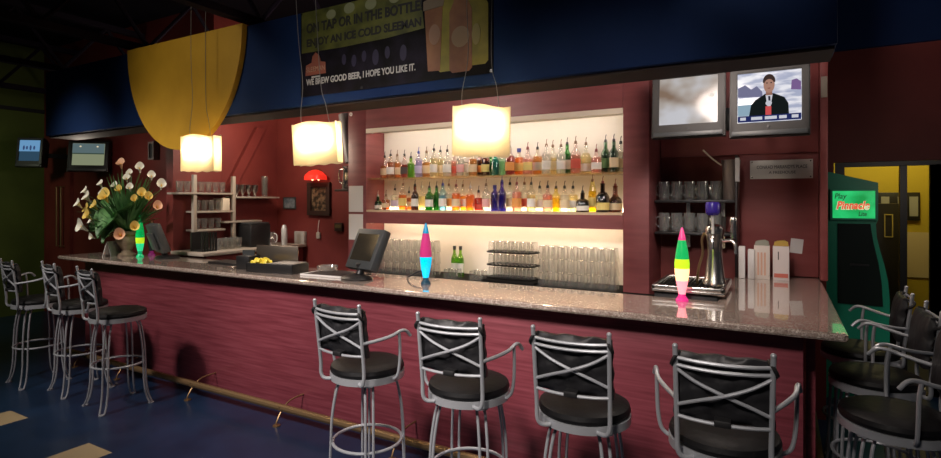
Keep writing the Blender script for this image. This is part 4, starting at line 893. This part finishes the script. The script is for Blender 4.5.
t = thing('ashtray', 'clear glass ashtray on the dark mat near the framed picture', 'ashtray', (-3.20, 3.30, TOP+.014))
obj('bowl', lathe(B(), [(0, 0), (.07, 0), (.08, .01), (.085, .045), (.075, .045), (.062, .014), (0, .012)], 24), thin_glass('ash_glass', (.85, .80, .76), .3, .18), t)

# ------------------------------------------------------------------ left shelving with glasses
sh = thing('glass_shelving', 'grey open shelving with rows of glasses on the inner wall', 'shelving', (0, 0, 0))
for y in (3.64, 4.12): obj('upright', bx(-5.47, -5.43, y-.02, y+.02, 1.121, 1.93, .003), M['beige'], sh)
for z, y0, y1 in ((1.74, 3.45, 4.10), (1.54, 3.66, 4.10), (1.34, 3.66, 4.00), (1.70, 4.14, 4.76), (1.42, 4.0, 4.5)):
    obj('shelf_board', bx(-5.629, -5.42, y0+.001, y1-.001, z-.02, z, .003), M['beige'], sh)
for z, y0, n_, nm in ((1.74, 3.50, 7, 'top'), (1.54, 3.70, 5, 'middle'), (1.34, 3.70, 4, 'bottom')):
    for i in range(n_): glass('tumbler', (-5.49, y0+i*.084, z), 'clear glass, %s along the %s board of the inner-wall shelving' % (ORD[i], nm), 'glasses on the grey shelving')
for i in range(4):
    p = (-5.50, 4.20+i*.085, 1.70); c = lathe(B(), [(0, 0), (.03, 0), (.012, .02), (.012, .03), (.034, .07), (.040, .14), (.036, .14), (.028, .07), (0, .04)], 16)
    o = obj('steel_goblet', c, M['chrome']); o.location = p; tag(o, 'steel goblet, %s along the short shelf by the back wall' % ORD[i], 'goblet', 'steel goblets')
t = thing('cone_cup_stack', 'tall pile of clear plastic cups at the short shelf end', 'cups', (-5.50, 4.60, 1.70))
for i in range(6): obj('cup', lathe(B(), [(.03, 0), (.042, .09), (.04, .09), (.028, .004)], 14), M['glass'], t, loc=(0, 0, .001+i*.032))
tag(obj('dispenser_box', bx(-5.60, -5.44, 3.98, 4.07, 1.541, 1.68, .006), M['cream']), 'cream paper box at the end of the middle shelf board', 'box')
t = thing('coffee_brewer', 'black brewer on the pale ledge under the short shelf', 'appliance', (-5.36, 4.33, 1.12))
obj('body', bx(-.12, .12, -.14, .14, 0, .26, .012), M['black'], t); obj('lid', bx(-.11, .11, -.13, .13, .261, .28, .006), M['dark'], t)
for i in range(4):
    for j in range(2): glass('tumbler', (-5.38+.085*j, 3.82+i*.085, 1.121), 'clear glass on the pale ledge, %s in its %s row' % (ORD[i], ('wall', 'front')[j]), 'glasses on the ledge')
t = thing('straw_rack', 'black slatted rack standing on the ledge near the shelving upright', 'rack', (-5.29, 3.66, 1.12))
obj('back', bx(-.12, -.10, -.09, .09, 0, .20), M['black'], t)
for i in range(6): obj('slat', bx(.06, .075, -.09+i*.032, -.075+i*.032, 0, .20), M['black'], t)
obj('foot', bx(-.099, .059, -.09, .09, 0, .012), M['black'], t)
o = obj('steel_flask', lathe(B(), [(0, 0), (.034, 0), (.036, .01), (.036, .19), (.026, .22), (.02, .24), (0, .245)], 20), pbr('pale_flask', (.6, .6, .58), .3, .3)); o.location = (-5.18, 4.62, 1.121); tag(o, 'pale cylinder flask standing at the back end of the ledge', 'flask')
t = thing('glass_carafe', 'clear carafe with handle beside the black brewer', 'carafe', (-5.22, 4.48, 1.121))
obj('jug', lathe(B(), [(0, 0), (.04, 0), (.05, .03), (.045, .09), (.025, .13), (.03, .16), (.027, .16), (.02, .13), (0, .02)], 18), M['glass'], t); obj('handle', tube(B(), [(.028, 0, .145), (.07, 0, .13), (.075, 0, .07), (.048, 0, .04)], .005, 6, 4), M['white'], t)

# ------------------------------------------------------------------ things on the back wall left of the cabinet
YW = 4.908
p = at(320, 199, y=YW)
t = thing('framed_picture', 'square picture in a heavy dark frame below the red lamp', 'picture', (p.x, YW, p.z))
obj('frame', frame_ring(B(), -.185, .185, -.20, .20, -.125, .125, -.14, .14, -.035, -.001), M['darkwood'], t)
obj('print', bx(-.125, .125, -.012, -.002, -.14, .14), noisy('old_print', (.02, .015, .01), (.22, .15, .09), (1, 1, 1), 22, 4, .3, (.42, .6)), t)
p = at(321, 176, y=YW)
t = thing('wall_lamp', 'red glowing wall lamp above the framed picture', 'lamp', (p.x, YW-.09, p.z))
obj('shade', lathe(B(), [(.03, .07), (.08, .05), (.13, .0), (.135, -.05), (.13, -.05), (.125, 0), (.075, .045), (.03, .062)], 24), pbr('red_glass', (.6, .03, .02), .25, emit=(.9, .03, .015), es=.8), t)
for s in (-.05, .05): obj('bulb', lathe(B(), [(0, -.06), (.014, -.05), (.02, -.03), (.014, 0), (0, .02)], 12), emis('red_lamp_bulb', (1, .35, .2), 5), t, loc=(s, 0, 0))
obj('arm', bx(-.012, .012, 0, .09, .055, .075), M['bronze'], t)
p = at(302, 238, y=YW); tag(obj('switch_box', bx(p.x-.085, p.x+.085, YW-.05, YW, p.z-.085, p.z+.085, .008), pbr('grey_box', (.40, .37, .34), .5)), 'square grey-white box on the red wall below the blue card', 'box')
p = at(290, 203, y=YW); t = thing('wall_card', 'blue-grey framed card on the red wall by the short shelf', 'picture', (p.x, YW, p.z)); obj('frame', frame_ring(B(), -.11, .11, -.075, .075, -.095, .095, -.06, .06, -.012, 0), M['dark'], t); obj('print', bx(-.095, .095, -.006, -.001, -.06, .06), noisy('blue_card', (.05, .08, .12), (.28, .30, .32), ns=14, rough=.4), t)
p = at(319.5, 228, y=YW); t = thing('hanging_handset', 'grey handset hanging by a cord under the framed picture', 'handset', (p.x, YW-.02, p.z)); obj('cord', tube(B(), [(.005, .01, .10), (0, 0, .02), (-.005, 0, -.05)], .004, 6, 5), M['white'], t); obj('grip', bx(-.03, .03, -.012, .012, -.13, -.05, .01), M['beige'], t)
p = at(341, 227, y=YW); t = thing('thermostat', 'small dark thermostat on the red wall next to the cabinet stile', 'thermostat', (p.x-.02, YW, p.z)); obj('case', bx(-.06, .06, -.03, 0, -.05, .05, .005), M['darkwood'], t); obj('window', bx(-.045, .045, -.033, -.031, -.01, .03), pbr('olive_window', (.10, .08, .03), .3), t)
t = thing('steel_jug', 'shiny steel jug on a small bracket left of the liquor cabinet', 'jug', (-4.18, 4.62, 1.78))
obj('body', lathe(B(), [(0, 0), (.06, 0), (.065, .01), (.062, .14), (.055, .22), (.068, .25), (.064, .25), (.05, .21), (0, .03)], 24), M['chrome'], t); obj('handle', tube(B(), [(-.055, 0, .22), (-.12, 0, .21), (-.125, 0, .10), (-.062, 0, .05)], .008, 8, 5), M['chrome'], t)
tag(obj('wall_shelf', bx(-4.28, -3.991, 4.52, 4.72, 1.755, 1.779, .003), M['darkwood']), 'little dark shelf under the steel jug', 'shelf')
o = obj('vent_duct', tube(B(), [(0, 0, .0), (0, 0, .55)], .065, 16), pbr('grey_duct', (.22, .21, .22), .5, .4)); o.location = (-4.17, 4.66, 2.08); o.rotation_euler = (0, R(-10), 0); tag(o, 'grey duct stub hanging above the steel jug', 'duct')
p = at(348, 106, y=YF)
for v0, v1, lab in ((186, 212, 'white notice taped high on the cabinet stile'), (214, 240, 'white notice taped under the other on the cabinet stile')):
    a, b_ = at(349, v0, y=YF-.002), at(363, v1, y=YF-.002)
    tag(obj('paper_notice', bx(a.x, b_.x, YF-.004, YF-.001, b_.z, a.z), M['white']), lab, 'notice')
o = obj('round_knob', lathe(B(), [(.008, 0), (.02, 0), (.02, .006), (.008, .006)], 16), M['white']); o.location = (XL0+.04, YF-.001, 2.565); o.rotation_euler = (PI/2, 0, 0); tag(o, 'small white ring on the cabinet top corner', 'ring')
# far-left wall
p = at(95, 216, y=3.995); t = thing('green_poster', 'small green framed poster low on the dark red wall behind the flowers', 'poster', (p.x, 3.998, p.z)); obj('frame', frame_ring(B(), -.15, .15, -.22, .22, -.125, .125, -.195, .195, -.02, 0), M['darkwood'], t); obj('print', bx(-.125, .125, -.008, -.001, -.195, .195), noisy('green_print', (.02, .07, .02), (.05, .14, .04), ns=5, rough=.4), t)
p = at(156, 151, y=3.995); t = thing('wall_speaker', 'small grey box speaker on the red wall above the flowers', 'speaker', (p.x, 3.998, p.z)); obj('case', frame_ring(B(), -.06, .06, -.11, .11, -.04, .04, -.09, .09, -.07, 0), pbr('speaker_grey', (.22, .19, .18), .5), t); obj('grille', bx(-.04, .04, -.05, -.002, -.09, .09), M['dark'], t)

# ------------------------------------------------------------------ green gaming machine
mc = thing('ticket_machine', 'dark green upright machine with a glowing green sign by the doorway', 'machine', (0, 5.50, 0))
out = [(.305, 0), (.305, 1.90), (.36, 1.895), (.69, 1.80), (.69, 1.50), (.675, 1.46), (.68, 1.36), (.70, 1.26), (.73, 1.14), (.755, 1.0), (.765, .86), (.765, .0)]
obj('cabinet', prism(B(), out, 0, .40), M['machine'], mc)
obj('door_panel', prism(B(), [(.415, .80), (.415, 1.465), (.638, 1.465), (.645, 1.40), (.66, 1.30), (.69, 1.15), (.71, 1.0), (.72, .80)], -.012, -.001), pbr('black_door_glass', (.012, .018, .016), .2), mc)
obj('bill_slot', bx(.50, .63, -.02, -.0125, 1.12, 1.135), M['black'], mc)
obj('sign_frame', frame_ring(B(), .362, .684, 1.495, 1.75, .378, .668, 1.51, 1.735, -.03, -.001), M['machine'], mc)
sg = obj('lit_sign', bx(.378, .668, -.018, -.002, 1.51, 1.735), noisy('sign_green', (.0, .26, .05), (.02, .52, .15), ns=6, rough=.3, emit=True, es=1.15), mc)
for s_, sz, w_, x_, z_, col, shr, bo in (('Play', .062, .085, .39, 1.672, (.01, .06, .02), .2, .001), ('Pinnacle', .088, .225, .405, 1.588, (.80, .10, .05), .25, .003), ('Lite', .05, .055, .555, 1.53, (.01, .05, .02), .2, .001)):
    text('lettering', s_, sz, pbr('sign_ink_%s' % s_, col, .4, emit=col, es=.8), sg, (x_, -.0195, z_), width=w_, shear=shr, bold=bo)
text('lettering', 'Pinnacle', .088, pbr('sign_pale', (.7, .75, .5), .4, emit=(.7, .75, .45), es=.7), sg, (.402, -.0185, 1.585), width=.232, shear=.25, bold=.006)

# beyond the doorway
bd = thing('notice_board', 'black notice board with pale framed sheets on the yellow wall', 'notice board', (0, 8.198, 0))
obj('board', bx(.95, 1.42, -.04, -.001, 1.42, 1.75, .004), M['black'], bd)
for x in (1.05, 1.21, 1.32): obj('sheet', bx(x, x+.08, -.046, -.041, 1.47, 1.70), pbr('dim_sheet', (.34, .33, .30), .6), bd)
tc = thing('tall_cabinet', 'tall black cabinet with a yellow-edged sign beyond the doorway', 'cabinet', (0, 7.7, 0))
obj('body', bx(.70, 1.17, 0, .45, 0, 1.62, .006), M['black'], tc)
obj('sign', frame_ring(B(), 1.02, 1.10, 1.24, 1.50, 1.03, 1.09, 1.25, 1.49, -.01, -.001), pbr('yellow_edge', (.55, .45, .12), .5), tc)
nb = thing('wall_notice', 'framed notice on the yellow side wall past the doorway', 'notice', (1.617, 7.25, 1.62)); obj('frame', bx(-.015, 0, -.12, .12, -.14, .14, .002), M['darkwood'], nb); obj('sheet', bx(-.019, -.0155, -.09, .09, -.11, .11), M['white'], nb)
# ceiling lamp in the far corner (unlit)
p = at(15, 4, z=3.3)

# ------------------------------------------------------------------ lights
def spot(loc, target, watt, col=(1, .86, .70), ang=60, blend=.9, rad=.25):
    d = bpy.data.lights.new('spot', 'SPOT'); d.energy = watt; d.color = col; d.spot_size = R(ang); d.spot_blend = blend; d.shadow_soft_size = rad
    o = bpy.data.objects.new('ceiling_spot', d); C.objects.link(o); o.location = loc  # unseen spots added to wash the bar front, fascia, flowers and walls
    o.rotation_euler = (Vector(target)-Vector(loc)).to_track_quat('-Z', 'Y').to_euler(); return o
def point(loc, watt, col, rad=.1):
    d = bpy.data.lights.new('point', 'POINT'); d.energy = watt; d.color = col; d.shadow_soft_size = rad
    o = bpy.data.objects.new('room_light', d); C.objects.link(o); o.location = loc; return o  # no visible source; added as fill for walls, cabinet, flowers and machine
spot((-2.6, -.6, 3.7), (-2.3, 3.0, .45), 830, (1, .89, .84), 56)
spot((-.6, -.9, 3.7), (-.7, 3.0, .5), 600, (1, .89, .82), 52)
spot((-5.0, -.3, 3.7), (-4.9, 3.0, .5), 520, (1, .89, .82), 54)
spot((-4.3, .6, 3.3), (-4.3, 2.9, 2.6), 60, (1, .88, .72), 60)
spot((-2.3, .4, 3.0), (-2.4, 2.9, 2.75), 52, (1, .95, .9), 50)
spot((-.1, 2.6, 3.6), (-.05, 4.6, 1.1), 75, (1, .87, .78), 52)
spot((-7.2, .8, 3.0), (-9.6, 2.9, 1.2), 90, (.95, 1, .7), 75)
spot((-6.2, 1.2, 3.2), (-6.2, 3.3, 1.5), 170, (1, .92, .8), 46)
point((-4.9, 4.0, 2.4), 34, (1, .82, .62), .2); point((1.1, 7.3, 2.6), 36, (1, .87, .38), .2)
point((-6.9, 3.25, 2.2), 6, (1, .85, .7), .1)
point((-2.6, 3.4, 2.6), 28, (1, .84, .74), .2); point((-.35, 3.3, 2.5), 46, (1, .84, .74), .2); point((1.1, 4.0, 1.9), 10, (1, .86, .75), .2)
w = bpy.data.worlds.new('dim_room'); SC.world = w; w.use_nodes = True
w.node_tree.nodes['Background'].inputs[0].default_value = (.30, .34, .45, 1); w.node_tree.nodes['Background'].inputs[1].default_value = .035

vs = SC.view_settings; vs.view_transform = 'Standard'; vs.look = 'None'; vs.gamma = 1; vs.exposure = 0; vs.use_curve_mapping = False
SC.cycles.transparent_max_bounces = 40; SC.cycles.max_bounces = 8; SC.cycles.use_denoising = True
SC.cycles.sample_clamp_indirect = 4
